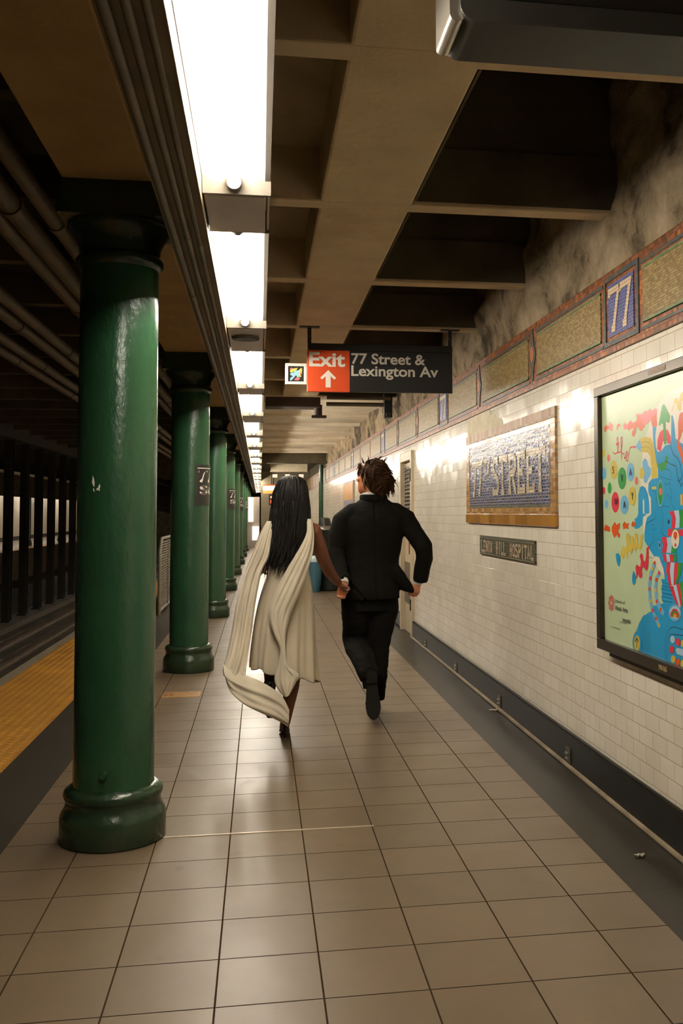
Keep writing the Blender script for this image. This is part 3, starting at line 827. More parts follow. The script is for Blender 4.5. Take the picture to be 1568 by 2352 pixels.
for x, z, r, lab in ((-1.13, 3.0, .045, 'dusty pipe over the track edge, first beside the column girder'), (-1.30, 3.0, .06, 'dusty pipe over the track, second out from the column girder'),
                     (-1.44, 3.02, .055, 'dusty pipe over the track, third out from the column girder'), (-1.90, 3.0, .05, 'dusty pipe over the track, fourth out from the column girder'),
                     (-2.06, 3.0, .055, 'dusty pipe over the track, fifth out from the column girder'), (-2.36, 3.0, .05, 'dusty pipe over the track, sixth out from the column girder'),
                     (-2.55, 3.0, .05, 'dusty pipe over the track, outermost from the column girder')):
    conduit(x, z, r, lab, G, 3.05, x % 1.0 * 2, 1.0)

# ------------------------------------------------------------------ hanging exit sign
SY = 7.52
def S(dx): return (dx - 0.0) 
t = thing('exit_sign', (0.9, SY, 2.29), 'black hanging sign with red Exit panel and white street names', 'sign')
sx0, sx1, sz0, sz1 = 0.345, 1.455, 2.288, 2.600
obj('sign_panel', MB().box((0.664, SY - 0.02, sz0), (sx1, SY + 0.02, sz1)), M['black'], t, smooth=False, bevel=0.003)
obj('exit_panel', MB().box((sx0, SY - 0.022, sz0 - 0.002), (0.664, SY + 0.02, sz1)), M['orange_red'], t, smooth=False, bevel=0.002)
obj('header_rail', MB().box((sx0 + 0.004, SY - 0.026, sz1 + 0.002), (sx1, SY + 0.026, 2.652)), M['black'], t, smooth=False, bevel=0.004)
L = MB(); yf = SY - 0.0235
put_text(L, 'Exit', (0.358, yf, 2.474), (1, 0, 0), (0, 0, 1), width=0.272, height=0.112, weight=0.03)
obj('exit_lettering', L, M['letter'], t, smooth=False, recalc=False)
ar = [(-.019, 0), (-.019, .085), (-.045, .060), (-.060, .072), (0, .132), (.060, .072), (.045, .060), (.019, .085), (.019, 0)]
obj('arrow', MB().prism([(0.502 + a, yf, 2.318 + b) for a, b in ar], (0, 0.001, 0)), M['letter'], t, smooth=False)
L = MB(); yf = SY - 0.0215
put_text(L, '77 Street &', (0.676, yf, 2.499), (1, 0, 0), (0, 0, 1), width=0.568, height=0.084, weight=0.022)
put_text(L, 'Lexington Av', (0.676, yf, 2.383), (1, 0, 0), (0, 0, 1), width=0.668, height=0.107, weight=0.022)
obj('street_lettering', L, M['letter_grey'], t, smooth=False, recalc=False)
for x in (0.362, 1.438):
    h = obj('hanger', MB().box((x - .014, SY - .012, 2.65), (x + .014, SY + .012, CZ)).box((x - .012, SY - .03, 2.70), (x + .012, SY + .03, 2.72)), M['dark_steel'], t, smooth=False)
    obj('ceiling_plate', MB().box((x - .075, SY - .03, CZ - 0.008), (x + .075, SY + .03, CZ)), M['dark_steel'], h, smooth=False)
# small white plaque with a colourful patch hanging off its left edge
t = thing('colour_plaque', (0.26, SY, 2.33), 'small white framed plaque with bright colour patches beside the Exit panel', 'plaque')
px0, px1, pz0, pz1 = 0.182, 0.343, 2.338, 2.498
w_ = 0.022
obj('frame', MB().box((px0, SY - .018, pz0), (px1, SY + .01, pz0 + w_)).box((px0, SY - .018, pz1 - w_), (px1, SY + .01, pz1)).box((px0, SY - .018, pz0 + w_), (px0 + w_, SY + .01, pz1 - w_))
    .box((px1 - w_, SY - .018, pz0 + w_), (px1, SY + .01, pz1 - w_)), M['letter'], t, smooth=False, bevel=0.004)
obj('backing', MB().box((px0 + w_, SY - .006, pz0 + w_), (px1 - w_, SY + .008, pz1 - w_)), M['black'], t, smooth=False)
blue_p = plain('pale_blue_patch', (140, 190, 208), 0.5); yel_p = plain('yellow_patch', (212, 186, 84), 0.5); pink_p = plain('pink_patch', (220, 104, 104), 0.5)
def patch(mb, mi, dy, pts): mb.prism([(px0 + (px1 - px0) * (a / 100), SY - 0.0065 - dy, pz1 - (pz1 - pz0) * (b / 100)) for a, b in pts], (0, 0.0004, 0), mi)
pm = MB()
patch(pm, 1, .0001, [(22, 42), (22, 30), (30, 26), (58, 21), (52, 30), (46, 36), (30, 44)])
patch(pm, 1, .0001, [(62, 32), (70, 23), (78, 22), (77, 40), (70, 55), (76, 60), (66, 66), (62, 50)])
patch(pm, 2, .0002, [(22, 22), (33, 22), (30, 30), (22, 32)])
patch(pm, 2, .0002, [(42, 76), (52, 66), (66, 68), (68, 72), (60, 80), (44, 79)])
patch(pm, 2, .0002, [(68, 46), (77, 42), (77, 50), (70, 53)])
patch(pm, 0, .0003, [(22, 55), (24, 46), (38, 44), (48, 34), (64, 32), (63, 66), (55, 66), (50, 56), (34, 74), (26, 82), (22, 80), (24, 68), (36, 62), (24, 55)])
obj('colour_patches', pm, [blue_p, yel_p, pink_p], t, smooth=False)

# dark display case hanging top right
t = thing('display_case', (0.9, 2.1, 2.41), 'black hanging display case under the ceiling beside the tiled wall', 'display')
bx0, bx1, by0, by1, bz0, bz1 = 0.389, 1.42, 2.0, 2.19, 2.408, 2.75
def rounded(x0, x1, z0, z1, r, y):
    P = []
    for cx, cz, a in ((x1 - r, z0 + r, -90), (x1 - r, z1 - r, 0), (x0 + r, z1 - r, 90), (x0 + r, z0 + r, 180)):
        P += [(cx + r * math.cos(R(a + 15 * i)), y, cz + r * math.sin(R(a + 15 * i))) for i in range(7)]
    return P
obj('case', MB().prism(rounded(bx0 + .02, bx1 - .02, bz0, bz1, .035, by0), (0, by1 - by0, 0)), M['black_gloss'], t, bevel=0.006)
for x in (bx0, bx1 - .03):
    obj('end_cap', MB().prism(rounded(x, x + .034, bz0 + .004, bz1 - .004, .015, by0 + .012), (0, by1 - by0 - .024, 0)), M['steel'], t, bevel=0.008)
obj('screen', MB().box((bx0 + .06, by0 - .003, bz0 + .05), (bx1 - .06, by0 + .002, bz1 - .05)), plain('dark_screen_glass', (20, 20, 18), 0.08), t, smooth=False)
for x in (0.8, 1.25): obj('hanger', MB().tube([(x, 2.1, bz1 - .01), (x, 2.1, 3.44)], .016, 10), M['dark_steel'], t)
# printed artwork of the poster: f = filled outline, l = drawn line, in metres along the wall and up
POSTER_ART = [
 ('f','cream',0,[(3.642,1.861),(3.684,1.864),(3.733,1.862),(3.827,1.845),(3.907,1.812),(3.977,1.764),(4.021,1.714),(4.074,1.637),(4.108,1.517),(4.105,1.408),(4.079,1.363),(4.082,1.296),(4.019,1.216),(3.98,1.168),(3.851,1.105),(3.749,1.109),(3.673,1.143)]),
 ('f','blue',0,[(3.652,1.636),(3.705,1.652),(3.729,1.666),(3.738,1.729),(3.751,1.758),(3.767,1.76),(3.773,1.662),(3.785,1.645),(3.83,1.645),(3.869,1.625),(3.909,1.622),(3.929,1.641),(3.934,1.686),(3.919,1.727),(3.961,1.732),(3.958,1.696),(3.953,1.656),(3.943,1.616),(3.929,1.584),(3.912,1.552),(3.913,1.515),(3.981,1.512),(4.013,1.497),(4.021,1.471),(4.015,1.45),(3.993,1.433),(3.991,1.367),(4.038,1.35),(4.056,1.322),(4.07,1.283),(4.071,1.252),(4.035,1.228),(3.972,1.19),(3.916,1.189),(3.872,1.143),(3.859,1.102),(3.897,1.099),(3.886,1.082),(3.899,1.057),(3.888,1.04),(3.9,1.024),(3.878,1.002),(3.98,0.983),(4.018,0.952),(4.03,0.954),(4.043,0.945),(4.059,0.943),(4.072,0.934),(4.089,0.936),(4.115,0.917),(4.15,0.891),(4.177,0.856),(4.209,0.833),(4.224,0.802),(4.208,0.761),(3.69,0.772),(3.662,1.401)]),
 ('f','blue',0,[(4.136,1.37),(4.131,1.449),(4.113,1.479),(4.088,1.486),(4.052,1.477),(4.022,1.447),(4.012,1.407),(4.011,1.37),(4.084,1.353),(4.093,1.321),(4.132,1.304),(4.176,1.301),(4.192,1.31),(4.171,1.32),(4.183,1.343),(4.152,1.351),(4.139,1.366)]),
 ('f','cream',0,[(4.084,1.367),(4.083,1.421),(4.074,1.432),(4.066,1.418),(4.067,1.367),(4.006,1.356),(4.014,1.366)]),
 ('l','dark',0.0012,[(4.136,1.37),(4.131,1.449),(4.113,1.479),(4.088,1.486),(4.052,1.477),(4.022,1.447),(4.012,1.407),(4.011,1.37)]),
 ('f','pink',0,[(3.908,1.799),(3.928,1.806),(3.948,1.801),(3.969,1.8),(3.989,1.811),(4.007,1.802),(4.038,1.806),(4.06,1.801),(4.074,1.795),(4.111,1.801),(4.14,1.793),(4.134,1.776),(4.179,1.767),(4.213,1.781),(4.232,1.774),(4.256,1.766),(4.287,1.778),(4.303,1.768),(4.296,1.748),(4.268,1.744),(4.241,1.746),(4.218,1.741),(4.15,1.745),(4.106,1.746),(4.077,1.737),(4.041,1.746),(4.005,1.752),(3.981,1.764),(3.965,1.732),(3.919,1.728)]),
 ('f','orange',0,[(4.144,1.804),(4.111,1.79),(4.075,1.77),(4.066,1.75),(4.041,1.74),(4.07,1.732),(4.085,1.721),(4.106,1.727),(4.12,1.743),(4.142,1.743),(4.154,1.722),(4.174,1.704),(4.2,1.712),(4.196,1.728),(4.172,1.74),(4.187,1.75),(4.21,1.749),(4.226,1.734),(4.241,1.74),(4.244,1.763),(4.217,1.771),(4.179,1.76),(4.134,1.77)]),
 ('f','orange',0,[(3.974,1.764),(3.916,1.787),(3.911,1.729),(3.961,1.733)]),
 ('f','orange',0,[(4.555,1.778),(4.528,1.789),(4.489,1.783),(4.451,1.767),(4.443,1.751),(4.469,1.756),(4.494,1.766),(4.52,1.766),(4.538,1.752),(4.556,1.76)]),
 ('f','pink',0,[(4.484,1.799),(4.434,1.781),(4.448,1.752),(4.473,1.765),(4.492,1.782)]),
 ('f','orange',0,[(4.389,1.753),(4.384,1.773),(4.365,1.781),(4.335,1.771),(4.339,1.764),(4.364,1.765),(4.377,1.75)]),
 ('l','red',0.006,[(4.443,1.655),(4.431,1.647),(4.41,1.643),(4.389,1.646),(4.371,1.658),(4.367,1.684),(4.376,1.717),(4.388,1.712),(4.384,1.679),(4.374,1.647),(4.34,1.648),(4.319,1.681),(4.32,1.715),(4.335,1.711),(4.333,1.667),(4.332,1.613),(4.32,1.641),(4.3,1.637),(4.293,1.617),(4.274,1.618),(4.255,1.634),(4.261,1.646),(4.277,1.636),(4.274,1.607),(4.255,1.6),(4.238,1.633),(4.225,1.658),(4.198,1.662),(4.161,1.659)]),
 ('l','red',0.01,[(4.4,1.686),(4.359,1.688)]),
 ('f','light',0,[(4.161,1.659),(4.104,1.69),(4.084,1.662),(4.099,1.633)]),
 ('f','yellow',0,[(4.108,1.69),(4.043,1.695),(3.981,1.685),(3.951,1.659),(3.936,1.61),(3.918,1.562),(3.917,1.515),(3.981,1.514),(3.982,1.565),(3.991,1.606),(4.018,1.626),(4.099,1.633),(4.089,1.661)]),
 ('f','red',0,[(4.168,1.665),(4.15,1.656),(4.169,1.653),(4.18,1.658)]),
 ('l','dark',0.0012,[(4.094,1.673),(4.037,1.674),(3.995,1.666),(3.965,1.641),(3.956,1.612)]),
 ('l','dark',0.0012,[(4.095,1.651),(4.038,1.652),(3.996,1.644),(3.966,1.62),(3.957,1.591)]),
 ('f','red',0,[(3.915,1.633),(3.91,1.672),(3.886,1.701),(3.843,1.713),(3.802,1.704),(3.775,1.674),(3.779,1.647),(3.81,1.649),(3.813,1.662),(3.851,1.662),(3.868,1.643),(3.876,1.621)]),
 ('f','green',0,[(3.894,1.735),(3.858,1.807),(3.838,1.814),(3.823,1.804),(3.775,1.758),(3.781,1.736),(3.795,1.731),(3.822,1.741),(3.817,1.65),(3.842,1.647),(3.85,1.732),(3.868,1.737),(3.885,1.726)]),
 ('f','green',0,[(3.911,1.57),(3.839,1.579),(3.832,1.599),(3.803,1.6),(3.807,1.575),(3.84,1.544),(3.876,1.54),(3.908,1.559)]),
 ('f','yellow',0,[(3.761,1.767),(3.754,1.791),(3.735,1.804),(3.737,1.82),(3.719,1.826),(3.698,1.818),(3.687,1.804),(3.676,1.835),(3.655,1.841),(3.643,1.84),(3.645,1.804),(3.66,1.806),(3.669,1.772),(3.685,1.769),(3.703,1.778),(3.711,1.802),(3.726,1.806),(3.745,1.79)]),
 ('f','orange',0,[(3.702,1.666),(3.702,1.726),(3.686,1.757),(3.662,1.763),(3.647,1.758),(3.649,1.697),(3.671,1.674),(3.696,1.649),(3.654,1.599),(3.656,1.546),(3.684,1.589),(3.715,1.628),(3.717,1.653)]),
 ('f','light',0,[(4.08,1.589),(4.054,1.604),(4.026,1.594),(4.013,1.569),(3.987,1.558),(3.988,1.531),(4.012,1.516),(4.037,1.496),(4.065,1.502),(4.071,1.529)]),
 ('f','yellow',0,[(4.058,1.539),(4.06,1.531),(4.064,1.524),(4.07,1.519),(4.078,1.516),(4.086,1.515),(4.095,1.516),(4.102,1.52),(4.108,1.526),(4.112,1.533),(4.113,1.541),(4.111,1.549),(4.107,1.556),(4.1,1.562),(4.093,1.565),(4.084,1.566),(4.076,1.564),(4.068,1.56),(4.063,1.554),(4.059,1.547)]),
 ('f','pink',0,[(4.478,1.627),(4.48,1.622),(4.483,1.617),(4.488,1.614),(4.494,1.612),(4.5,1.611),(4.507,1.612),(4.513,1.615),(4.518,1.619),(4.521,1.624),(4.521,1.629),(4.52,1.635),(4.517,1.639),(4.512,1.643),(4.506,1.645),(4.499,1.645),(4.492,1.644),(4.487,1.641),(4.482,1.637),(4.479,1.632)]),
 ('f','yellow',0,[(4.388,1.568),(4.391,1.555),(4.398,1.543),(4.408,1.534),(4.422,1.528),(4.436,1.526),(4.45,1.529),(4.463,1.535),(4.473,1.546),(4.479,1.558),(4.481,1.572),(4.478,1.585),(4.471,1.598),(4.46,1.607),(4.447,1.612),(4.432,1.614),(4.418,1.611),(4.406,1.604),(4.396,1.594),(4.39,1.582)]),
 ('f','green',0,[(4.276,1.525),(4.279,1.51),(4.287,1.496),(4.299,1.486),(4.313,1.479),(4.33,1.477),(4.346,1.48),(4.36,1.487),(4.371,1.499),(4.378,1.513),(4.38,1.529),(4.377,1.544),(4.369,1.558),(4.357,1.569),(4.342,1.575),(4.325,1.577),(4.309,1.574),(4.295,1.566),(4.284,1.555),(4.278,1.54)]),
 ('f','light',0,[(4.18,1.55),(4.183,1.537),(4.189,1.525),(4.199,1.517),(4.211,1.511),(4.224,1.509),(4.237,1.512),(4.248,1.518),(4.257,1.528),(4.263,1.54),(4.265,1.553),(4.262,1.566),(4.255,1.577),(4.246,1.586),(4.234,1.592),(4.22,1.593),(4.208,1.59),(4.196,1.584),(4.187,1.574),(4.182,1.562)]),
 ('f','pink',0,[(4.134,1.509),(4.135,1.504),(4.138,1.499),(4.142,1.495),(4.147,1.493),(4.153,1.492),(4.159,1.493),(4.164,1.496),(4.168,1.5),(4.17,1.505),(4.171,1.51),(4.17,1.516),(4.167,1.521),(4.163,1.525),(4.157,1.527),(4.152,1.528),(4.146,1.527),(4.141,1.524),(4.137,1.52),(4.135,1.515)]),
 ('f','green',0,[(4.467,1.486),(4.469,1.478),(4.473,1.47),(4.478,1.465),(4.486,1.461),(4.494,1.46),(4.502,1.461),(4.509,1.465),(4.514,1.471),(4.518,1.479),(4.519,1.487),(4.517,1.495),(4.513,1.503),(4.507,1.508),(4.5,1.512),(4.492,1.513),(4.484,1.512),(4.477,1.508),(4.471,1.502),(4.468,1.494)]),
 ('f','red',0,[(4.37,1.419),(4.373,1.404),(4.38,1.391),(4.392,1.38),(4.406,1.374),(4.421,1.371),(4.437,1.374),(4.45,1.381),(4.461,1.391),(4.468,1.405),(4.47,1.42),(4.467,1.435),(4.459,1.448),(4.447,1.459),(4.433,1.465),(4.417,1.467),(4.402,1.465),(4.389,1.458),(4.378,1.447),(4.372,1.433)]),
 ('f','light',0,[(4.251,1.406),(4.254,1.393),(4.262,1.382),(4.274,1.372),(4.288,1.366),(4.304,1.364),(4.32,1.366),(4.334,1.372),(4.345,1.382),(4.352,1.394),(4.354,1.407),(4.351,1.42),(4.343,1.432),(4.331,1.442),(4.316,1.447),(4.3,1.449),(4.285,1.447),(4.271,1.441),(4.26,1.431),(4.253,1.419)]),
 ('f','yellow',0,[(4.161,1.444),(4.164,1.431),(4.17,1.42),(4.18,1.411),(4.192,1.405),(4.206,1.403),(4.219,1.405),(4.231,1.411),(4.24,1.421),(4.246,1.432),(4.247,1.446),(4.245,1.458),(4.238,1.47),(4.228,1.479),(4.215,1.485),(4.202,1.486),(4.189,1.484),(4.177,1.478),(4.168,1.468),(4.163,1.457)]),
 ('f','light',0,[(4.513,1.411),(4.515,1.405),(4.519,1.399),(4.524,1.395),(4.532,1.392),(4.54,1.391),(4.548,1.392),(4.555,1.395),(4.561,1.399),(4.565,1.405),(4.566,1.412),(4.564,1.418),(4.56,1.424),(4.554,1.429),(4.546,1.431),(4.538,1.432),(4.53,1.431),(4.523,1.428),(4.518,1.424),(4.514,1.418)]),
 ('f','light',0,[(4.534,1.556),(4.536,1.548),(4.54,1.54),(4.547,1.534),(4.555,1.53),(4.563,1.529),(4.572,1.53),(4.58,1.535),(4.586,1.541),(4.59,1.55),(4.591,1.558),(4.589,1.567),(4.585,1.575),(4.578,1.581),(4.57,1.585),(4.561,1.586),(4.552,1.584),(4.545,1.58),(4.539,1.573),(4.535,1.565)]),
 ('f','yellow',0,[(4.549,1.653),(4.551,1.647),(4.553,1.643),(4.557,1.639),(4.562,1.636),(4.568,1.636),(4.573,1.637),(4.578,1.64),(4.582,1.644),(4.584,1.649),(4.585,1.655),(4.584,1.661),(4.581,1.665),(4.577,1.669),(4.572,1.671),(4.566,1.672),(4.561,1.671),(4.556,1.668),(4.552,1.664),(4.55,1.659)]),
 ('f','red',0,[(4.556,1.476),(4.557,1.471),(4.559,1.466),(4.563,1.462),(4.568,1.459),(4.573,1.458),(4.577,1.459),(4.582,1.462),(4.585,1.466),(4.587,1.471),(4.588,1.477),(4.587,1.482),(4.584,1.487),(4.581,1.491),(4.576,1.494),(4.571,1.494),(4.566,1.493),(4.562,1.491),(4.558,1.487),(4.556,1.482)]),
 ('f','light',0,[(3.859,1.449),(3.861,1.432),(3.866,1.417),(3.873,1.405),(3.882,1.397),(3.891,1.394),(3.9,1.397),(3.908,1.405),(3.914,1.418),(3.917,1.433),(3.918,1.45),(3.916,1.468),(3.911,1.483),(3.904,1.495),(3.895,1.503),(3.886,1.505),(3.877,1.502),(3.869,1.494),(3.863,1.482),(3.86,1.466)]),
 ('f','green',0,[(3.864,1.449),(3.866,1.435),(3.87,1.422),(3.876,1.411),(3.883,1.404),(3.891,1.402),(3.898,1.405),(3.905,1.411),(3.91,1.422),(3.913,1.436),(3.914,1.45),(3.912,1.465),(3.908,1.478),(3.902,1.489),(3.894,1.496),(3.886,1.498),(3.879,1.495),(3.872,1.488),(3.867,1.477),(3.864,1.464)]),
 ('f','pink',0,[(3.869,1.457),(3.87,1.453),(3.873,1.448),(3.877,1.445),(3.882,1.443),(3.887,1.442),(3.892,1.443),(3.897,1.445),(3.9,1.449),(3.903,1.453),(3.903,1.458),(3.902,1.463),(3.9,1.467),(3.896,1.47),(3.891,1.472),(3.886,1.473),(3.88,1.472),(3.876,1.47),(3.872,1.466),(3.87,1.462)]),
 ('f','yellow',0,[(3.982,1.478),(3.932,1.481),(3.93,1.468),(3.979,1.469)]),
 ('f','yellow',0,[(3.693,1.441),(3.66,1.446),(3.662,1.397),(3.692,1.402)]),
 ('f','orange',0,[(3.673,1.443),(3.66,1.444),(3.662,1.397),(3.673,1.399)]),
 ('l','dark',0.003,[(3.782,1.642),(3.768,1.623),(3.75,1.6),(3.708,1.585),(3.683,1.552),(3.673,1.512),(3.7,1.491),(3.718,1.501)]),
 ('l','dark',0.003,[(3.836,1.582),(3.782,1.566),(3.728,1.554),(3.717,1.516),(3.683,1.473),(3.668,1.487)]),
 ('l','dark',0.0015,[(3.819,1.444),(3.788,1.43),(3.783,1.405),(3.753,1.39),(3.742,1.37)]),
 ('l','dark',0.0015,[(3.834,1.548),(3.79,1.544),(3.773,1.5)]),
 ('l','dark',0.0015,[(3.893,1.522),(3.855,1.513),(3.785,1.503)]),
 ('l','dark',0.0015,[(3.842,1.498),(3.837,1.482),(3.792,1.491),(3.776,1.43)]),
 ('l','dark',0.0015,[(3.756,1.754),(3.751,1.73),(3.746,1.705),(3.741,1.677)]),
 ('l','dark',0.0015,[(3.969,1.462),(3.936,1.459),(3.931,1.406)]),
 ('l','dark',0.0015,[(3.902,1.393),(3.853,1.398),(3.796,1.393)]),
 ('f','orange',0,[(4.579,1.294),(4.552,1.316),(4.496,1.303),(4.495,1.28),(4.548,1.286),(4.571,1.284)]),
 ('f','orange',0,[(4.471,1.303),(4.431,1.329),(4.407,1.314),(4.363,1.326),(4.369,1.298),(4.393,1.287),(4.36,1.271),(4.375,1.254),(4.409,1.27),(4.439,1.254),(4.467,1.279)]),
 ('f','orange',0,[(4.33,1.318),(4.301,1.332),(4.279,1.321),(4.247,1.326),(4.261,1.309),(4.248,1.298),(4.293,1.302),(4.317,1.295)]),
 ('f','orange',0,[(4.22,1.32),(4.197,1.336),(4.184,1.327),(4.166,1.33),(4.162,1.314),(4.193,1.312),(4.211,1.307)]),
 ('f','yellow',0,[(4.369,1.173),(4.352,1.187),(4.339,1.211),(4.325,1.223),(4.306,1.215),(4.297,1.206),(4.28,1.22),(4.288,1.259),(4.281,1.276),(4.262,1.28),(4.241,1.273),(4.237,1.231),(4.223,1.235),(4.227,1.264),(4.211,1.269),(4.197,1.261),(4.195,1.229),(4.18,1.239),(4.186,1.275),(4.166,1.282),(4.147,1.276),(4.143,1.231),(4.125,1.238),(4.117,1.27),(4.095,1.278),(4.083,1.274),(4.096,1.261),(4.102,1.226),(4.124,1.205),(4.141,1.215),(4.162,1.224),(4.172,1.196),(4.189,1.206),(4.206,1.216),(4.225,1.186),(4.243,1.201),(4.27,1.2),(4.272,1.161),(4.29,1.173),(4.307,1.186),(4.327,1.161),(4.346,1.171),(4.353,1.174)]),
 ('f','blue',0,[(4.422,1.181),(4.388,1.186),(4.364,1.173),(4.364,1.15),(4.381,1.125),(4.404,1.134),(4.418,1.157)]),
 ('f','red',0,[(4.006,1.227),(4.027,1.216),(4.028,1.166),(4.039,1.131),(4.06,1.125),(4.088,1.141),(4.106,1.13),(4.099,1.099),(4.116,1.088),(4.137,1.093),(4.149,1.109),(4.161,1.087),(4.172,1.085),(4.169,1.104),(4.179,1.133),(4.165,1.146),(4.139,1.141),(4.122,1.136),(4.113,1.162),(4.127,1.183),(4.111,1.197),(4.09,1.191),(4.087,1.169),(4.067,1.161),(4.053,1.19),(4.047,1.221),(4.018,1.232)]),
 ('f','blue',0,[(4.202,1.117),(4.184,1.103),(4.172,1.088),(4.182,1.065),(4.204,1.052),(4.22,1.065),(4.219,1.091)]),
 ('f','light',0,[(3.972,1.168),(4.015,1.123),(4.038,1.065),(4.036,1.003),(4.009,0.962),(3.967,0.923),(3.929,0.894),(3.905,0.909),(3.947,0.941),(3.989,0.976),(4.007,1.015),(4.009,1.067),(3.991,1.115),(3.945,1.16)]),
 ('f','light',0,[(3.915,1.135),(3.959,1.101),(3.973,1.058),(3.96,1.003),(3.918,0.965),(3.881,0.95),(3.865,0.97),(3.902,0.99),(3.935,1.018),(3.945,1.06),(3.936,1.097),(3.896,1.124)]),
 ('f','orange',0,[(3.949,1.163),(3.95,1.161),(3.951,1.158),(3.954,1.156),(3.957,1.155),(3.961,1.154),(3.965,1.154),(3.968,1.155),(3.971,1.157),(3.972,1.159),(3.973,1.162),(3.972,1.165),(3.97,1.167),(3.967,1.169),(3.964,1.171),(3.96,1.171),(3.957,1.171),(3.953,1.17),(3.951,1.168),(3.949,1.166)]),
 ('f','yellow',0,[(3.978,1.137),(3.978,1.135),(3.98,1.132),(3.983,1.13),(3.986,1.129),(3.99,1.128),(3.994,1.128),(3.997,1.129),(4.0,1.131),(4.001,1.133),(4.002,1.136),(4.001,1.139),(3.999,1.141),(3.997,1.143),(3.993,1.145),(3.989,1.145),(3.986,1.145),(3.982,1.144),(3.98,1.142),(3.978,1.14)]),
 ('f','red',0,[(4.0,1.096),(4.0,1.093),(4.002,1.091),(4.005,1.088),(4.008,1.087),(4.012,1.086),(4.016,1.086),(4.019,1.087),(4.022,1.089),(4.024,1.092),(4.024,1.094),(4.023,1.097),(4.021,1.099),(4.019,1.102),(4.015,1.103),(4.011,1.104),(4.008,1.104),(4.004,1.102),(4.002,1.101),(4.0,1.098)]),
 ('f','orange',0,[(4.01,1.05),(4.01,1.047),(4.012,1.045),(4.015,1.043),(4.018,1.041),(4.022,1.041),(4.026,1.041),(4.029,1.042),(4.032,1.043),(4.034,1.046),(4.034,1.048),(4.033,1.051),(4.032,1.054),(4.029,1.056),(4.025,1.057),(4.021,1.058),(4.018,1.058),(4.014,1.057),(4.012,1.055),(4.01,1.053)]),
 ('f','yellow',0,[(4.0,1.002),(4.0,0.999),(4.002,0.996),(4.005,0.994),(4.008,0.993),(4.012,0.992),(4.016,0.992),(4.019,0.993),(4.022,0.995),(4.023,0.997),(4.024,0.999),(4.023,1.002),(4.021,1.005),(4.019,1.007),(4.015,1.008),(4.011,1.009),(4.008,1.009),(4.004,1.008),(4.002,1.006),(4.0,1.004)]),
 ('f','red',0,[(3.977,0.964),(3.978,0.961),(3.98,0.958),(3.982,0.956),(3.986,0.955),(3.99,0.954),(3.993,0.954),(3.997,0.955),(3.999,0.956),(4.001,0.959),(4.001,0.961),(4.001,0.964),(3.999,0.967),(3.996,0.969),(3.993,0.97),(3.989,0.971),(3.985,0.971),(3.982,0.97),(3.979,0.968),(3.978,0.966)]),
 ('f','orange',0,[(3.945,0.933),(3.945,0.931),(3.947,0.928),(3.95,0.926),(3.953,0.924),(3.957,0.924),(3.96,0.924),(3.964,0.924),(3.966,0.926),(3.968,0.928),(3.968,0.931),(3.968,0.934),(3.966,0.936),(3.963,0.938),(3.96,0.94),(3.956,0.941),(3.952,0.941),(3.949,0.94),(3.947,0.938),(3.945,0.936)]),
 ('f','yellow',0,[(3.915,0.911),(3.916,0.908),(3.918,0.905),(3.92,0.903),(3.924,0.902),(3.927,0.901),(3.931,0.901),(3.934,0.902),(3.937,0.903),(3.938,0.906),(3.939,0.908),(3.938,0.911),(3.936,0.913),(3.933,0.916),(3.93,0.917),(3.927,0.918),(3.923,0.918),(3.92,0.917),(3.917,0.915),(3.916,0.913)]),
 ('f','red',0,[(3.905,1.125),(3.906,1.122),(3.908,1.119),(3.91,1.117),(3.914,1.116),(3.917,1.115),(3.921,1.116),(3.924,1.117),(3.927,1.118),(3.928,1.121),(3.929,1.123),(3.928,1.126),(3.926,1.128),(3.924,1.13),(3.92,1.132),(3.917,1.132),(3.913,1.132),(3.91,1.131),(3.907,1.129),(3.906,1.127)]),
 ('f','orange',0,[(3.934,1.094),(3.934,1.091),(3.936,1.089),(3.939,1.087),(3.942,1.085),(3.946,1.085),(3.95,1.085),(3.953,1.086),(3.955,1.087),(3.957,1.09),(3.957,1.092),(3.957,1.095),(3.955,1.098),(3.952,1.1),(3.949,1.101),(3.945,1.102),(3.942,1.102),(3.938,1.101),(3.936,1.099),(3.934,1.097)]),
 ('f','yellow',0,[(3.944,1.051),(3.945,1.048),(3.947,1.045),(3.949,1.043),(3.953,1.042),(3.956,1.041),(3.96,1.041),(3.963,1.042),(3.966,1.044),(3.968,1.046),(3.968,1.049),(3.967,1.051),(3.966,1.054),(3.963,1.056),(3.959,1.058),(3.956,1.058),(3.952,1.058),(3.949,1.057),(3.946,1.055),(3.945,1.053)]),
 ('f','red',0,[(3.932,1.006),(3.933,1.003),(3.935,1.001),(3.937,0.999),(3.941,0.997),(3.944,0.996),(3.948,0.996),(3.951,0.997),(3.954,0.999),(3.955,1.001),(3.956,1.004),(3.955,1.007),(3.953,1.009),(3.951,1.011),(3.947,1.013),(3.944,1.013),(3.94,1.013),(3.937,1.012),(3.934,1.011),(3.933,1.008)]),
 ('f','orange',0,[(3.895,0.975),(3.896,0.972),(3.897,0.969),(3.9,0.967),(3.903,0.966),(3.907,0.965),(3.91,0.965),(3.914,0.966),(3.916,0.968),(3.918,0.97),(3.918,0.972),(3.917,0.975),(3.916,0.978),(3.913,0.98),(3.91,0.981),(3.906,0.982),(3.902,0.982),(3.899,0.981),(3.897,0.979),(3.895,0.977)]),
 ('f','red',0,[(3.802,1.376),(3.774,1.348),(3.787,1.307),(3.746,1.309),(3.737,1.349),(3.755,1.379)]),
 ('f','pale',0,[(3.755,1.379),(3.737,1.349),(3.746,1.309),(3.706,1.312),(3.7,1.349),(3.708,1.381)]),
 ('f','green',0,[(3.708,1.381),(3.7,1.349),(3.706,1.312),(3.666,1.315),(3.665,1.349),(3.663,1.383)]),
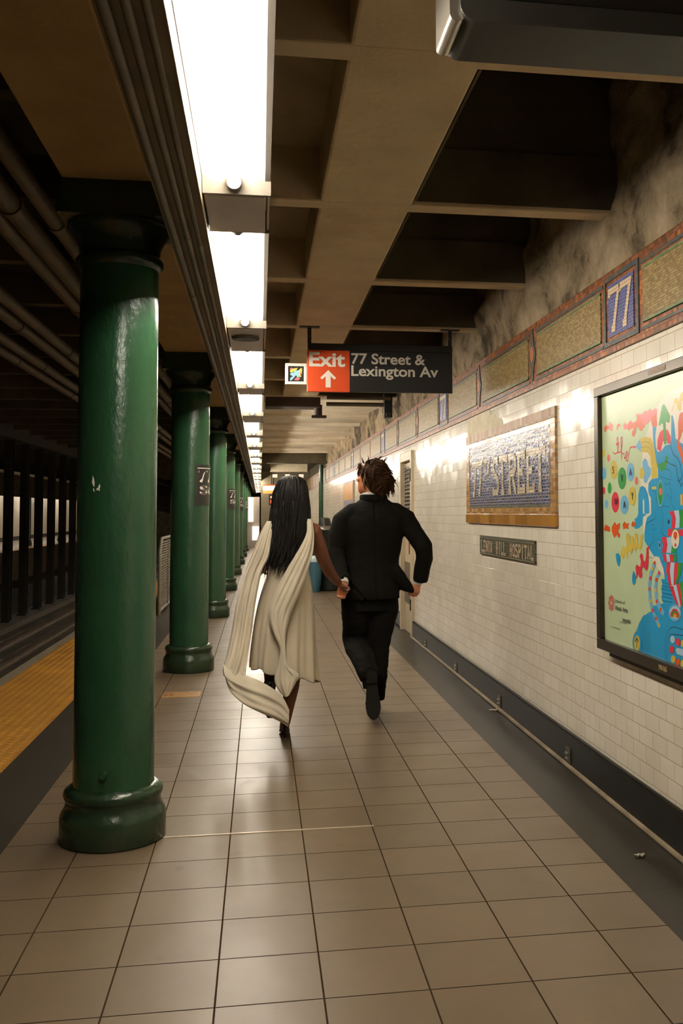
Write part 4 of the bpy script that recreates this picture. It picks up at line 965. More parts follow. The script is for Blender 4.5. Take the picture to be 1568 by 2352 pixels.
 ('f','red',0,[(3.82,1.306),(3.822,1.277),(3.769,1.278),(3.768,1.306)]),
 ('f','green',0,[(3.768,1.306),(3.769,1.278),(3.718,1.279),(3.716,1.306)]),
 ('f','red',0,[(3.716,1.306),(3.718,1.279),(3.668,1.28),(3.666,1.306)]),
 ('f','red',0,[(3.882,1.272),(3.868,1.239),(3.885,1.207),(3.837,1.209),(3.823,1.242),(3.834,1.273)]),
 ('f','pale',0,[(3.834,1.273),(3.823,1.242),(3.837,1.209),(3.79,1.21),(3.779,1.244),(3.787,1.274)]),
 ('f','green',0,[(3.787,1.274),(3.779,1.244),(3.79,1.21),(3.744,1.211),(3.735,1.247),(3.741,1.275)]),
 ('f','red',0,[(3.877,1.203),(3.863,1.173),(3.831,1.174),(3.841,1.204)]),
 ('f','pale',0,[(3.841,1.204),(3.831,1.174),(3.8,1.175),(3.806,1.204)]),
 ('f','red',0,[(3.806,1.204),(3.8,1.175),(3.769,1.176),(3.771,1.205)]),
 ('f','green',0,[(3.771,1.205),(3.769,1.176),(3.739,1.177),(3.737,1.206)]),
 ('f','red',0,[(3.833,1.172),(3.843,1.133),(3.808,1.07),(3.79,1.076),(3.804,1.135),(3.795,1.173)]),
 ('f','pale',0,[(3.795,1.173),(3.804,1.135),(3.79,1.076),(3.771,1.081),(3.765,1.137),(3.756,1.174)]),
 ('f','red',0,[(3.756,1.174),(3.765,1.137),(3.771,1.081),(3.753,1.087),(3.728,1.139),(3.719,1.175)]),
 ('f','green',0,[(3.719,1.175),(3.728,1.139),(3.753,1.087),(3.735,1.093),(3.691,1.142),(3.682,1.176)]),
 ('f','red',0,[(3.808,1.073),(3.78,1.04),(3.732,0.997),(3.719,1.001),(3.754,1.048),(3.776,1.081)]),
 ('f','pale',0,[(3.776,1.081),(3.754,1.048),(3.719,1.001),(3.705,1.004),(3.728,1.055),(3.744,1.089)]),
 ('f','red',0,[(3.744,1.089),(3.728,1.055),(3.705,1.004),(3.692,1.007),(3.702,1.063),(3.713,1.097)]),
 ('f','green',0,[(3.713,1.097),(3.702,1.063),(3.692,1.007),(3.679,1.011),(3.677,1.071),(3.682,1.105)]),
 ('f','cream',0,[(3.706,1.268),(3.709,1.256),(3.715,1.245),(3.724,1.237),(3.735,1.231),(3.747,1.229),(3.759,1.23),(3.77,1.235),(3.778,1.243),(3.784,1.254),(3.785,1.266),(3.783,1.278),(3.776,1.288),(3.767,1.297),(3.756,1.303),(3.744,1.305),(3.732,1.303),(3.721,1.298),(3.713,1.29),(3.708,1.279)]),
 ('f','orange',0,[(3.746,1.261),(3.763,1.275),(3.761,1.291),(3.744,1.297),(3.726,1.292),(3.726,1.276)]),
 ('f','red',0,[(3.735,1.244),(3.735,1.241),(3.737,1.239),(3.739,1.238),(3.742,1.236),(3.745,1.236),(3.748,1.236),(3.751,1.237),(3.753,1.239),(3.755,1.241),(3.755,1.243),(3.754,1.245),(3.753,1.247),(3.751,1.249),(3.748,1.25),(3.745,1.251),(3.742,1.25),(3.739,1.249),(3.737,1.248),(3.735,1.246)]),
 ('f','light',0,[(3.886,1.239),(3.887,1.233),(3.889,1.228),(3.893,1.224),(3.898,1.221),(3.904,1.22),(3.909,1.221),(3.913,1.223),(3.917,1.227),(3.919,1.232),(3.92,1.238),(3.919,1.243),(3.916,1.249),(3.912,1.253),(3.907,1.255),(3.902,1.257),(3.897,1.256),(3.892,1.253),(3.889,1.249),(3.886,1.244)]),
 ('f','dark',0,[(3.897,1.238),(3.897,1.236),(3.898,1.233),(3.899,1.232),(3.901,1.23),(3.903,1.23),(3.905,1.23),(3.907,1.231),(3.908,1.233),(3.909,1.235),(3.909,1.238),(3.909,1.241),(3.908,1.243),(3.906,1.245),(3.904,1.246),(3.902,1.247),(3.9,1.246),(3.899,1.245),(3.898,1.243),(3.897,1.241)]),
 ('f','dark',0,[(3.802,1.335),(3.802,1.332),(3.804,1.33),(3.805,1.328),(3.807,1.326),(3.81,1.326),(3.812,1.326),(3.814,1.328),(3.816,1.329),(3.817,1.332),(3.817,1.335),(3.816,1.337),(3.815,1.34),(3.813,1.342),(3.811,1.343),(3.809,1.344),(3.807,1.343),(3.805,1.342),(3.803,1.34),(3.802,1.338)]),
 ('f','light',0,[(3.701,0.982),(3.705,0.971),(3.713,0.961),(3.727,0.952),(3.744,0.946),(3.763,0.942),(3.782,0.942),(3.799,0.945),(3.812,0.951),(3.821,0.959),(3.824,0.97),(3.82,0.98),(3.811,0.991),(3.797,0.999),(3.779,1.006),(3.76,1.009),(3.741,1.009),(3.725,1.006),(3.712,1.0),(3.704,0.991)]),
 ('f','pale',0,[(3.713,0.982),(3.716,0.974),(3.723,0.966),(3.734,0.96),(3.747,0.955),(3.763,0.952),(3.778,0.952),(3.791,0.954),(3.802,0.958),(3.809,0.965),(3.811,0.972),(3.808,0.98),(3.801,0.988),(3.79,0.994),(3.776,0.999),(3.76,1.002),(3.745,1.002),(3.732,1.0),(3.722,0.995),(3.715,0.989)]),
 ('f','red',0,[(3.807,0.956),(3.807,0.97),(3.783,0.988),(3.761,0.992),(3.739,0.991),(3.718,0.976),(3.718,0.96)]),
 ('f','green',0,[(3.796,0.958),(3.796,0.968),(3.778,0.982),(3.761,0.984),(3.744,0.984),(3.728,0.972),(3.729,0.959)]),
 ('f','orange',0,[(3.785,0.959),(3.785,0.966),(3.773,0.975),(3.761,0.977),(3.75,0.977),(3.739,0.969),(3.739,0.958)]),
 ('f','yellow',0,[(3.774,0.96),(3.774,0.964),(3.768,0.969),(3.762,0.97),(3.756,0.97),(3.75,0.966),(3.75,0.956)]),
 ('f','blue',0,[(4.119,0.812),(4.122,0.797),(4.13,0.783),(4.142,0.771),(4.157,0.762),(4.173,0.758),(4.189,0.758),(4.203,0.763),(4.215,0.772),(4.222,0.784),(4.224,0.799),(4.221,0.815),(4.212,0.829),(4.2,0.841),(4.185,0.85),(4.169,0.854),(4.153,0.854),(4.139,0.848),(4.128,0.839),(4.121,0.827)]),
 ('f','yellow',0,[(4.138,0.808),(4.14,0.798),(4.145,0.788),(4.153,0.779),(4.163,0.773),(4.174,0.77),(4.185,0.77),(4.194,0.774),(4.202,0.78),(4.207,0.789),(4.208,0.8),(4.206,0.81),(4.2,0.82),(4.192,0.829),(4.182,0.835),(4.171,0.838),(4.161,0.837),(4.151,0.834),(4.144,0.827),(4.139,0.819)]),
 ('l','dark',0.006,[(4.174,0.783),(4.173,0.825)]),
 ('l','dark',0.006,[(4.197,0.806),(4.173,0.826),(4.151,0.81)]),
 ('l','dark',0.0014,[(4.114,0.927),(4.114,0.864),(4.116,0.772)]),
 ('l','dark',0.0014,[(4.097,0.928),(4.097,0.866),(4.099,0.774)]),
 ('l','dark',0.0014,[(4.08,0.93),(4.08,0.868),(4.082,0.776)]),
 ('l','dark',0.0014,[(4.064,0.932),(4.063,0.869),(4.065,0.779)]),
 ('l','dark',0.0014,[(4.047,0.934),(4.047,0.871),(4.049,0.781)]),
 ('l','dark',0.0014,[(4.027,0.936),(4.026,0.874),(4.028,0.784)]),
 ('l','dark',0.0014,[(3.89,1.088),(3.837,1.085),(3.778,1.085)]),
 ('l','dark',0.0014,[(3.891,1.074),(3.838,1.072),(3.779,1.072)]),
 ('l','dark',0.0014,[(3.891,1.061),(3.838,1.059),(3.78,1.059)]),
 ('l','dark',0.0014,[(3.892,1.045),(3.839,1.044),(3.78,1.044)]),
 ('l','dark',0.0014,[(3.892,1.03),(3.84,1.029),(3.781,1.029)]),
 ('l','dark',0.0014,[(3.893,1.015),(3.84,1.014),(3.781,1.015)]),
 ('l','dark',0.0016,[(3.866,0.77),(3.862,0.863),(3.83,0.899),(3.786,0.919),(3.683,0.919)]),
 ('l','dark',0.0016,[(3.847,0.77),(3.84,0.851),(3.809,0.887),(3.684,0.896)]),
 ('l','dark',0.0016,[(4.224,0.802),(4.204,0.837),(4.168,0.87)]),
 ('l','dark',0.0016,[(4.02,1.185),(3.972,1.181),(3.956,1.191)]),
 ('l','dark',0.0016,[(4.047,1.325),(3.949,1.347),(3.94,1.372)]),
 ('l','dark',0.0016,[(3.975,1.301),(3.951,1.298),(3.962,1.32),(3.982,1.322)]),
 ('l','dark',0.0016,[(3.877,1.384),(3.864,1.342),(3.881,1.287),(3.844,1.276),(3.807,1.271)]),
 ('l','dark',0.0016,[(4.01,1.229),(3.969,1.255),(3.976,1.279)]),
 ('l','dark',0.0016,[(3.913,1.265),(3.891,1.251),(3.915,1.232)]),
 ('f','pale',0,[(3.765,0.871),(3.766,0.866),(3.769,0.861),(3.775,0.858),(3.781,0.855),(3.788,0.853),(3.796,0.853),(3.802,0.854),(3.807,0.857),(3.81,0.86),(3.811,0.865),(3.81,0.87),(3.806,0.874),(3.801,0.878),(3.794,0.881),(3.787,0.882),(3.78,0.883),(3.774,0.881),(3.769,0.879),(3.766,0.875)]),
 ('f','red',0,[(3.714,0.867),(3.715,0.862),(3.719,0.858),(3.724,0.854),(3.73,0.851),(3.737,0.85),(3.744,0.849),(3.75,0.851),(3.755,0.853),(3.758,0.857),(3.759,0.861),(3.758,0.866),(3.755,0.87),(3.749,0.874),(3.743,0.877),(3.736,0.879),(3.729,0.879),(3.723,0.877),(3.718,0.875),(3.715,0.871)]),
 ('f','yellow',0,[(3.667,0.867),(3.668,0.863),(3.672,0.858),(3.677,0.854),(3.683,0.852),(3.69,0.85),(3.697,0.85),(3.703,0.851),(3.707,0.854),(3.71,0.857),(3.711,0.861),(3.71,0.866),(3.707,0.87),(3.702,0.874),(3.695,0.877),(3.688,0.879),(3.682,0.879),(3.676,0.878),(3.671,0.875),(3.668,0.871)]),
 ('f','red',0,[(3.776,0.83),(3.777,0.825),(3.781,0.821),(3.786,0.817),(3.792,0.814),(3.8,0.812),(3.807,0.812),(3.813,0.813),(3.818,0.816),(3.822,0.819),(3.823,0.824),(3.821,0.828),(3.818,0.833),(3.812,0.837),(3.806,0.84),(3.798,0.842),(3.791,0.842),(3.785,0.841),(3.78,0.838),(3.777,0.834)]),
 ('f','yellow',0,[(3.762,0.794),(3.764,0.789),(3.767,0.785),(3.772,0.781),(3.779,0.778),(3.786,0.776),(3.793,0.776),(3.8,0.777),(3.805,0.779),(3.808,0.783),(3.809,0.787),(3.807,0.792),(3.804,0.797),(3.799,0.801),(3.792,0.804),(3.785,0.805),(3.778,0.806),(3.771,0.805),(3.766,0.802),(3.763,0.798)]),
 ('f','orange',0,[(3.715,0.789),(3.716,0.785),(3.72,0.78),(3.725,0.776),(3.731,0.773),(3.738,0.772),(3.745,0.771),(3.752,0.772),(3.757,0.775),(3.76,0.778),(3.761,0.783),(3.759,0.787),(3.756,0.792),(3.751,0.796),(3.744,0.799),(3.737,0.801),(3.73,0.801),(3.724,0.8),(3.719,0.797),(3.716,0.794)]),
 ('f','yellow',0,[(3.67,0.79),(3.672,0.786),(3.675,0.781),(3.68,0.777),(3.686,0.774),(3.693,0.773),(3.7,0.772),(3.706,0.773),(3.711,0.776),(3.714,0.779),(3.715,0.784),(3.713,0.788),(3.71,0.793),(3.705,0.797),(3.699,0.8),(3.692,0.801),(3.685,0.802),(3.679,0.8),(3.674,0.798),(3.671,0.795)]),
 ('f','pale',0,[(3.761,0.829),(3.746,0.84),(3.687,0.843),(3.688,0.816),(3.747,0.816)]),
 ('l','red',0.004,[(4.449,0.954),(4.46,0.942),(4.461,0.927),(4.478,0.925),(4.49,0.914),(4.502,0.923),(4.519,0.922),(4.519,0.937),(4.53,0.947),(4.518,0.959),(4.517,0.974),(4.5,0.976),(4.487,0.987),(4.476,0.978),(4.459,0.979),(4.459,0.964),(4.449,0.954)]),
 ('l','red',0.004,[(4.46,0.953),(4.468,0.945),(4.469,0.934),(4.481,0.933),(4.49,0.925),(4.498,0.931),(4.51,0.93),(4.51,0.941),(4.518,0.948),(4.51,0.957),(4.509,0.967),(4.497,0.969),(4.488,0.977),(4.479,0.97),(4.467,0.971),(4.467,0.96),(4.46,0.953)]),
 ('l','red',0.004,[(4.471,0.952),(4.476,0.947),(4.477,0.941),(4.484,0.94),(4.489,0.936),(4.495,0.939),(4.502,0.939),(4.502,0.945),(4.507,0.949),(4.502,0.954),(4.501,0.96),(4.494,0.961),(4.488,0.966),(4.483,0.962),(4.476,0.962),(4.476,0.956),(4.471,0.952)]),
]
POSTER_TEXT = [('S', 4.435, 1.552, 0.035), ('V', 4.328, 1.508, 0.037), ('A', 4.223, 1.534, 0.034), ('W', 4.42, 1.402, 0.035), ('A', 4.303, 1.39, 0.034), ('Y', 4.204, 1.428, 0.033), ('School of', 4.441, 0.958, 0.016), ('Visual Arts', 4.44, 0.924, 0.021), ('sva.edu', 4.344, 0.879, 0.022), ('209 EAST 23 STREET, NYC', 4.382, 0.87, 0.007), ('Illustration: MELINDA BECK', 4.496, 0.837, 0.007)]
# ------------------------------------------------------------------ street name mosaic on the wall
XM = WX - 0.010
WB = WX - 0.0008
t = thing('street_name_mosaic', (WX, 6.7, 1.29), 'large blue wall mosaic spelling 77th Street in a tan border', 'mosaic')
m_field = mosaic('blue_field_mosaic', [(0, (40, 48, 84)), (0.45, (58, 68, 116)), (0.75, (70, 82, 134)), (0.86, (84, 70, 84)), (1, (96, 84, 80))], 0.07, 0.0195, 0.2, 0.0034, (158, 148, 138), wav=1.2, tilt=.055)
m_tanb = mosaic('tan_border_mosaic', [(0, (146, 98, 44)), (0.5, (178, 128, 66)), (1, (204, 160, 100))], 0.075, 0.024, 0.2)
m_ochre = mosaic('ochre_ledge_tile', [(0, (150, 100, 30)), (0.6, (168, 116, 42)), (1, (184, 134, 60))], 0.152, 0.0766, 0.2)
m_brownpink = mosaic('faded_top_tile', [(0, (140, 96, 60)), (0.6, (166, 122, 84)), (1, (206, 180, 140))], 0.05, 0.066, 0.42, tilt=.10)
m_letters = mosaic('cream_letter_mosaic', [(0, (178, 158, 128)), (0.6, (206, 186, 150)), (1, (222, 204, 170))], 0.07, 0.0195, 0.25, 0.0034, (158, 142, 118), wav=1.2, tilt=.055)
m_edge = mosaic('grey_green_edge_mosaic', [(0, (74, 84, 80)), (1, (110, 116, 100))], 0.026, 0.0195, 0.2)
ya, yb = 5.475, 7.955                  # outer border
yc, yd = 5.572, 7.835                  # blue field
obj('field', MB().box((XM - .004, yc, 1.407), (WB, yd, 1.90)), m_field, t, smooth=False)
b_ = MB().box((XM - .006, ya, 1.366), (WB, yc, 1.915)).box((XM - .006, yd, 1.366), (WB, yb, 1.915)).box((XM - .006, yc, 1.366), (WB, yd, 1.407)).box((XM - .006, yc, 1.885), (WB, yd, 1.915))
obj('border', b_, m_tanb, t, smooth=False)
obj('edge_line', MB().box((XM - .0065, yc, 1.405), (WB, yd, 1.424)).box((XM - .0065, yc, 1.424), (WB, yc + .03, 1.885)), m_edge, t, smooth=False)
obj('ledge', MB().box((XM - .012, ya - .004, 1.289), (WB, yb + .004, 1.365)), m_ochre, t, smooth=False, bevel=0.006)
obj('top_band', MB().box((XM - .006, ya, 1.918), (WB, yb, 1.981)), m_brownpink, t, smooth=False)
L = MB(); xl = XM - 0.0062
zl0, zl1 = 1.508, 1.752
glyph_text(L, '77', xl, 7.735, 7.375, zl0, zl1, 0.040, 0.2)
glyph_text(L, 'TH', xl, 7.30, 7.12, 1.66, zl1, 0.024, 0.2)
for ch, a, b in (('S', 7.015, 6.845), ('T', 6.84, 6.61), ('R', 6.565, 6.36), ('E', 6.325, 6.145), ('E', 6.105, 5.92), ('T', 5.885, 5.695)):
    glyph_text(L, ch, xl, a, b, zl0, zl1, 0.046)
obj('lettering', L, m_letters, t, smooth=False, recalc=False)

t = thing('hospital_mosaic', (WB, 6.7, 1.05), 'small dark green wall mosaic reading Lenox Hill Hospital', 'mosaic')
m_dg = mosaic('dark_green_mosaic', [(0, (52, 56, 44)), (0.5, (70, 74, 58)), (1, (84, 80, 64))], 0.026, 0.0143, 0.22, 0.0022, (120, 112, 90))
m_lp = mosaic('pinkish_letter_mosaic', [(0, (176, 152, 132)), (1, (206, 186, 166))], 0.026, 0.0143, 0.25)
obj('field', MB().box((XM - .003, 5.937, 1.057), (WB, 7.48, 1.20)), m_dg, t, smooth=False)
m_stripe = mosaic('green_stripe_mosaic', [(0, (44, 58, 48)), (1, (62, 74, 58))], 0.026, 0.0143)
obj('stripe', MB().box((XM - .0036, 5.937, 1.180), (WB, 7.48, 1.190)).box((XM - .0036, 5.937, 1.062), (WB, 7.48, 1.070)), m_stripe, t, smooth=False)
L = MB(); xl = XM - 0.0045
glyph_text(L, 'LENOX', xl, 7.43, 7.055, 1.083, 1.160, 0.020, .22)
glyph_text(L, 'HILL', xl, 6.945, 6.67, 1.083, 1.160, 0.020, .22)
glyph_text(L, 'HOSPITAL', xl, 6.55, 5.965, 1.083, 1.160, 0.020, .2)
obj('lettering', L, m_lp, t, smooth=False, recalc=False)
# bare cement patch over the street name mosaic
tag(obj('cement_patch', MB().prism([(WX - .003, 7.95, 2.132), (WX - .003, 7.94, 1.984), (WX - .003, 6.75, 1.984), (WX - .003, 6.80, 2.03), (WX - .003, 6.95, 2.05), (WX - .003, 7.0, 2.08), (WX - .003, 7.12, 2.09), (WX - .003, 7.16, 2.132)], (0.0025, 0, 0)),
        plain('bare_cement', (212, 200, 172), 0.7, var=0.12, scale=8, bump=0.3, bscale=30), at=(WX, 7.2, 2.0), smooth=False), 'bare beige cement patch above the street name mosaic', 'wall patch')

# ------------------------------------------------------------------ advertisement poster
PX = 1.622
pal = dict(cream=(226, 216, 196), blue=(36, 150, 200), light=(112, 178, 214), yellow=(206, 182, 74), orange=(212, 86, 28), red=(214, 54, 72), pink=(226, 106, 104), green=(40, 146, 62), dark=(30, 32, 42), pale=(176, 206, 220))
pn = list(pal)
pmats = [plain('print_ink_' + k, pal[k], 0.28, var=0.02) for k in pn]
t = thing('advertisement_poster', (1.64, 3.81, 0.73), 'framed mint green poster with a bright blue machine drawing on the wall', 'poster')
fy0, fy1, fz0, fz1 = 2.982, 4.645, 0.722, 1.974
iy0, iy1, iz0, iz1 = 3.04, 4.588, 0.772, 1.930
fr_ = MB()
fr_.box((1.600, fy0, fz0), (1.64, fy1, iz0)).box((1.600, fy0, iz1), (1.64, fy1, fz1)).box((1.600, fy0, iz0), (1.64, iy0, iz1)).box((1.600, iy1, iz0), (1.64, fy1, iz1))
obj('frame', fr_, M['frame'], t, smooth=False, bevel=0.003)
obj('mounting_rail', MB().box((1.635, fy0 + .1, fz0 - .028), (WX, fy1 - .08, fz0 + .05)).box((1.63, fy0 + .02, fz0 + .02), (WX, fy1 - .02, fz1 - .02)), M['dark_steel'], t, smooth=False)
sheet = obj('printed_sheet', MB().box((PX, iy0, iz0), (PX + .004, iy1, iz1)), M['sheet'], t, smooth=False)
art = MB()
def clip(P):
    return [(min(max(y, iy0 + .001), iy1 - .001), min(max(z, iz0 + .001), iz1 - .001)) for y, z in P]
art.poly([(PX - .0003, a, b) for a, b in ((3.66, .774), (3.05, .774), (3.05, 1.2), (3.2, 1.5), (3.4, 1.62), (3.66, 1.66))], pn.index('blue'))
for mir in (True, False):
    for i, (kind, c, w, P) in enumerate(POSTER_ART):
        if mir:
            if min(p[0] for p in P) < 3.60 or max(p[0] for p in P) > 4.16: continue
            P = [(7.24 - a, b) for a, b in P][::-1]
        xx = PX - 0.0004 - 0.000014 * i - (0 if mir else 0.0003)
        P = clip(P)
        if kind == 'f':
            art.poly([(xx, a, b) for a, b in P], pn.index(c))
        else: stroke(art, [(xx, a, b) for a, b in P], w, pn.index(c))
obj('artwork', art, pmats, sheet, smooth=False, recalc=False)
L = MB()
for body, y_, z_, h in POSTER_TEXT:
    if len(body) == 1:
        put_text(L, body, (PX - .0033, y_ + h * .32, z_), (0, -1, 0), (0, 0, 1), height=h, weight=0.01)
    else:
        wd = {'School of': .131, 'Visual Arts': .163, 'sva.edu': .098, '209 EAST 23 STREET, NYC': .099, 'Illustration: MELINDA BECK': .123}[body]
        put_text(L, body, (PX - .0033, y_, z_), (0, -1, 0), (0, 0, 1), width=wd, height=h * 1.0, weight=0.012 if h > .02 else 0)
obj('lettering', L, pmats[pn.index('dark')], sheet, smooth=False, recalc=False)
L = MB()
put_text(L, '398-065', (1.5990, 3.886, 0.736), (0, -1, 0), (0, 0, 1), width=.084, height=.021, weight=.01)
obj('number_lettering', L, plain('gold_number_print', (200, 170, 110), 0.5), t, smooth=False, recalc=False)
np_ = obj('name_plate', MB().box((1.5988, 3.765, 1.945), (1.6004, 3.945, 1.966)), plain('name_plate_metal', (112, 94, 76), 0.45, 0.4), t, smooth=False)
L = MB()
put_text(L, 'OUTFRONT', (1.5985, 3.937, 1.949), (0, -1, 0), (0, 0, 1), width=.163, height=.013, weight=.01)
obj('plate_lettering', L, plain('embossed_plate_lettering', (176, 150, 124), 0.5), np_, smooth=False, recalc=False)

# ------------------------------------------------------------------ louvred door in the wall
DX = WX + 0.02
door = structure('door_1', MB().box((DX, DY0, 0.0), (DX + .05, DY1, DZ)), plain('cream_door_paint', (196, 180, 150), 0.45, var=0.1, scale=3), label='cream service door with a dark louvre in the tiled wall', smooth=False)
obj('door_frame', MB().box((WX - .035, DY0 - .0, 0), (DX + .01, DY0 + .08, DZ)).box((WX - .035, DY1 - .08, 0), (DX + .01, DY1, DZ)).box((WX - .034, DY0 + .08, DZ - .10), (DX + .009, DY1 - .08, DZ - .001)), plain('cream_frame_paint', (206, 190, 160), 0.4, var=0.08), door, smooth=False, bevel=.004)
lv = obj('louvre_panel', MB().box((DX - .006, DY0 + .10, 1.28), (DX, DY1 - .10, 1.90)), M['black'], door, smooth=False)
s_ = MB()
for i in range(14):
    z = 1.30 + i * 0.043
    s_.add([(DX - .006, DY0 + .11, z + .016), (DX - .006, DY1 - .11, z + .016), (DX - .024, DY1 - .11, z), (DX - .024, DY0 + .11, z), (DX - .006, DY0 + .11, z + .020), (DX - .006, DY1 - .11, z + .020), (DX - .024, DY1 - .11, z + .004), (DX - .024, DY0 + .11, z + .004)],
           [(0, 1, 2, 3), (4, 7, 6, 5), (0, 4, 5, 1), (1, 5, 6, 2), (2, 6, 7, 3), (3, 7, 4, 0)])
obj('slats', s_, plain('dusty_slat', (120, 106, 80), 0.5), lv, smooth=False)
obj('lower_grille', MB().box((DX - .012, DY0 + .12, .34), (DX, DY1 - .12, .80)), plain('grey_grille_paint', (104, 94, 74), 0.6, bump=.6, bscale=70), door, smooth=False)
obj('push_bar', MB().box((DX - .03, DY0 + .30, .90), (DX, DY0 + .36, 1.22)), plain('red_brown_bar', (140, 64, 34), 0.5), door, smooth=False)
obj('door_hinge', MB().box((WX - .045, DY0 + .02, 1.72), (WX - .03, DY0 + .06, 1.86)).box((WX - .045, DY0 + .02, .30), (WX - .03, DY0 + .06, .42)), M['dark_steel'], door, smooth=False)

# small steel plates set into the wall base
def vent(yy, label):
    t = thing('base_vent', (WX - .022, yy, .02), label, 'vent plate', 'small steel vent plates in the wall base')
    obj('plate', MB().box((WX - .027, yy - .038, .012), (WX - .021, yy + .038, .106)), plain('grey_vent_plate', (112, 104, 86), 0.45, 0.5) if not bpy.data.materials.get('grey_vent_plate') else bpy.data.materials['grey_vent_plate'], t, smooth=False, bevel=.002)
    for z in (.046, .072):
        obj('slot_hood', MB().tube([(WX - .030, yy - .024, z), (WX - .030, yy + .024, z)], .008, 8), M['steel'], t)
    return t
v0 = vent(5.27, 'small steel vent plate in the dark wall base, first after the poster')
for i, (yy, lab) in enumerate(((6.84, 'small vent plate in the wall base under the hospital mosaic'), (8.40, 'small vent plate in the wall base, third from the poster'), (9.97, 'small vent plate in the wall base, last before the louvred door'))):
    dup(v0, (WX - .022, yy, .02), lab)

# ------------------------------------------------------------------ floor details
tag(obj('seam_strip', MB().box((-0.40, 4.442, 0.0), (0.50, 4.456, 0.0025)), plain('pale_seam_metal', (206, 190, 168), 0.3, 0.3), at=(0, 4.45, 0), smooth=False), 'thin pale seam strip across the floor tiles beside the first column', 'floor strip')
worn = plain('worn_yellow_paint', (140, 100, 44), 0.6, var=0.45, scale=26)
t = thing('floor_marking', (-0.58, 7.86, 0), 'faded yellow marking on the floor in front of the second green column', 'floor marking')
obj('paint', MB().box((-0.722, 7.76, 0), (-0.44, 7.99, 0.0015)), worn, t, smooth=False)
mk = MB()
for a in (-.70, -.66): mk.prism([(a + .016 * math.cos(q), 7.88 + .05 * math.sin(q), .0016) for q in [i * math.pi / 6 for i in range(12)]], (0, 0, .0006))
obj('worn_spots', mk, plain('dark_worn_spot', (112, 66, 18), 0.7), t, smooth=False)
def scrap(name, x, y, s, label, rgb):
    g = MB().grid(lambda u, v: (x + (u - .5) * s * 1.6 + .01 * math.sin(9 * v), y + (v - .5) * s, .004 + .008 * abs(math.sin(5 * u + 3 * v))), 6, 5)
    o = obj(name, g, plain(name + '_surface', rgb, 0.6), at=(x, y, 0), recalc=False)
    m_ = o.modifiers.new('thick', 'SOLIDIFY'); m_.thickness = .002
    tag(o, label, 'litter')
scrap('paper_scrap', 1.60, 6.83, .035, 'tiny pale paper scrap on the floor against the wall base', (206, 188, 166))
scrap('candy_wrapper', 1.50, 3.87, .02, 'tiny crumpled wrapper on the dark border tiles near the wall', (186, 176, 158))

# platform-edge barrier
t = thing('edge_barrier', (-1.33, 15.2, 0), 'grey metal mesh barrier at the platform edge behind the second column', 'barrier')
bx = -1.33; yA, yB = 13.9, 17.2
mesh_mat = plain('galvanised_barrier', (150, 142, 126), 0.4, 0.6, var=0.1)
fr2 = MB()
top = [(yA, .84), (yA + .25, 1.03), (yB, 1.03)]
fr2.tube([(bx, yA, 0), (bx, yA, .84), (bx, yA + .25, 1.03), (bx, yB, 1.03), (bx, yB, 0)], .022, 8, (1, 0, 0))
fr2.tube([(bx, yA, .06), (bx, yB, .06)], .02, 8)
obj('barrier_frame', fr2, mesh_mat, t)
inf = MB()
for i in range(26):
    z = .09 + i * .035
    inf.box((bx - .008, yA + .01 + max(0, (z - .84) * 1.3), z), (bx + .008, yB, z + .022))
obj('slats', inf, mesh_mat, t, smooth=False)
for y in (yA + 1.1, yA + 2.2): obj('post', MB().box((bx - .02, y - .02, 0), (bx + .02, y + .02, 1.03)), mesh_mat, t, smooth=False)

# bins far along the platform
t = thing('trash_bin', (1.24, 17.9, 0), 'tall black trash bin standing far along the platform near the wall', 'bin')
bk = plain('black_bin_plastic', (30, 30, 26), 0.4)
obj('bin_body', MB().rings([(1.24, 17.9, 0, .23, .23), (1.24, 17.9, .02, .25, .25), (1.24, 17.9, 1.06, .27, .27), (1.24, 17.9, 1.08, .28, .28)], 24), bk, t)
obj('bin_bag', MB().rings([(1.24, 17.9, 1.07, .285, .285), (1.24, 17.9, 1.10, .275, .275), (1.24, 17.9, 1.13, .24, .24), (1.24, 17.9, 1.14, .2, .2)], 24), plain('grey_bin_bag', (88, 80, 62), 0.35), t)
obj('bin_lid', MB().rings([(1.14, 17.9, 1.14, .12, .14), (1.14, 17.9, 1.19, .11, .13), (1.14, 17.9, 1.27, .09, .1), (1.14, 17.9, 1.285, .06, .06)], 20), bk, t)
t = thing('recycling_bin', (0.90, 17.6, 0), 'blue rounded recycling bin beside the tall black bin', 'bin')
obj('bin_body', MB().rings([(.93, 17.6, 0.0, .10, .16), (.93, 17.6, .15, .13, .18), (.93, 17.6, .35, .14, .18), (.93, 17.6, .52, .12, .16)], 24), plain('blue_bin_plastic', (62, 104, 122), 0.4), t)
obj('bin_lid', MB().rings([(.935, 17.6, .52, .122, .165), (.94, 17.6, .57, .105, .15), (.95, 17.6, .61, .07, .1), (.955, 17.6, .625, .03, .04)], 24), plain('pale_blue_lid', (170, 196, 200), 0.35), t)

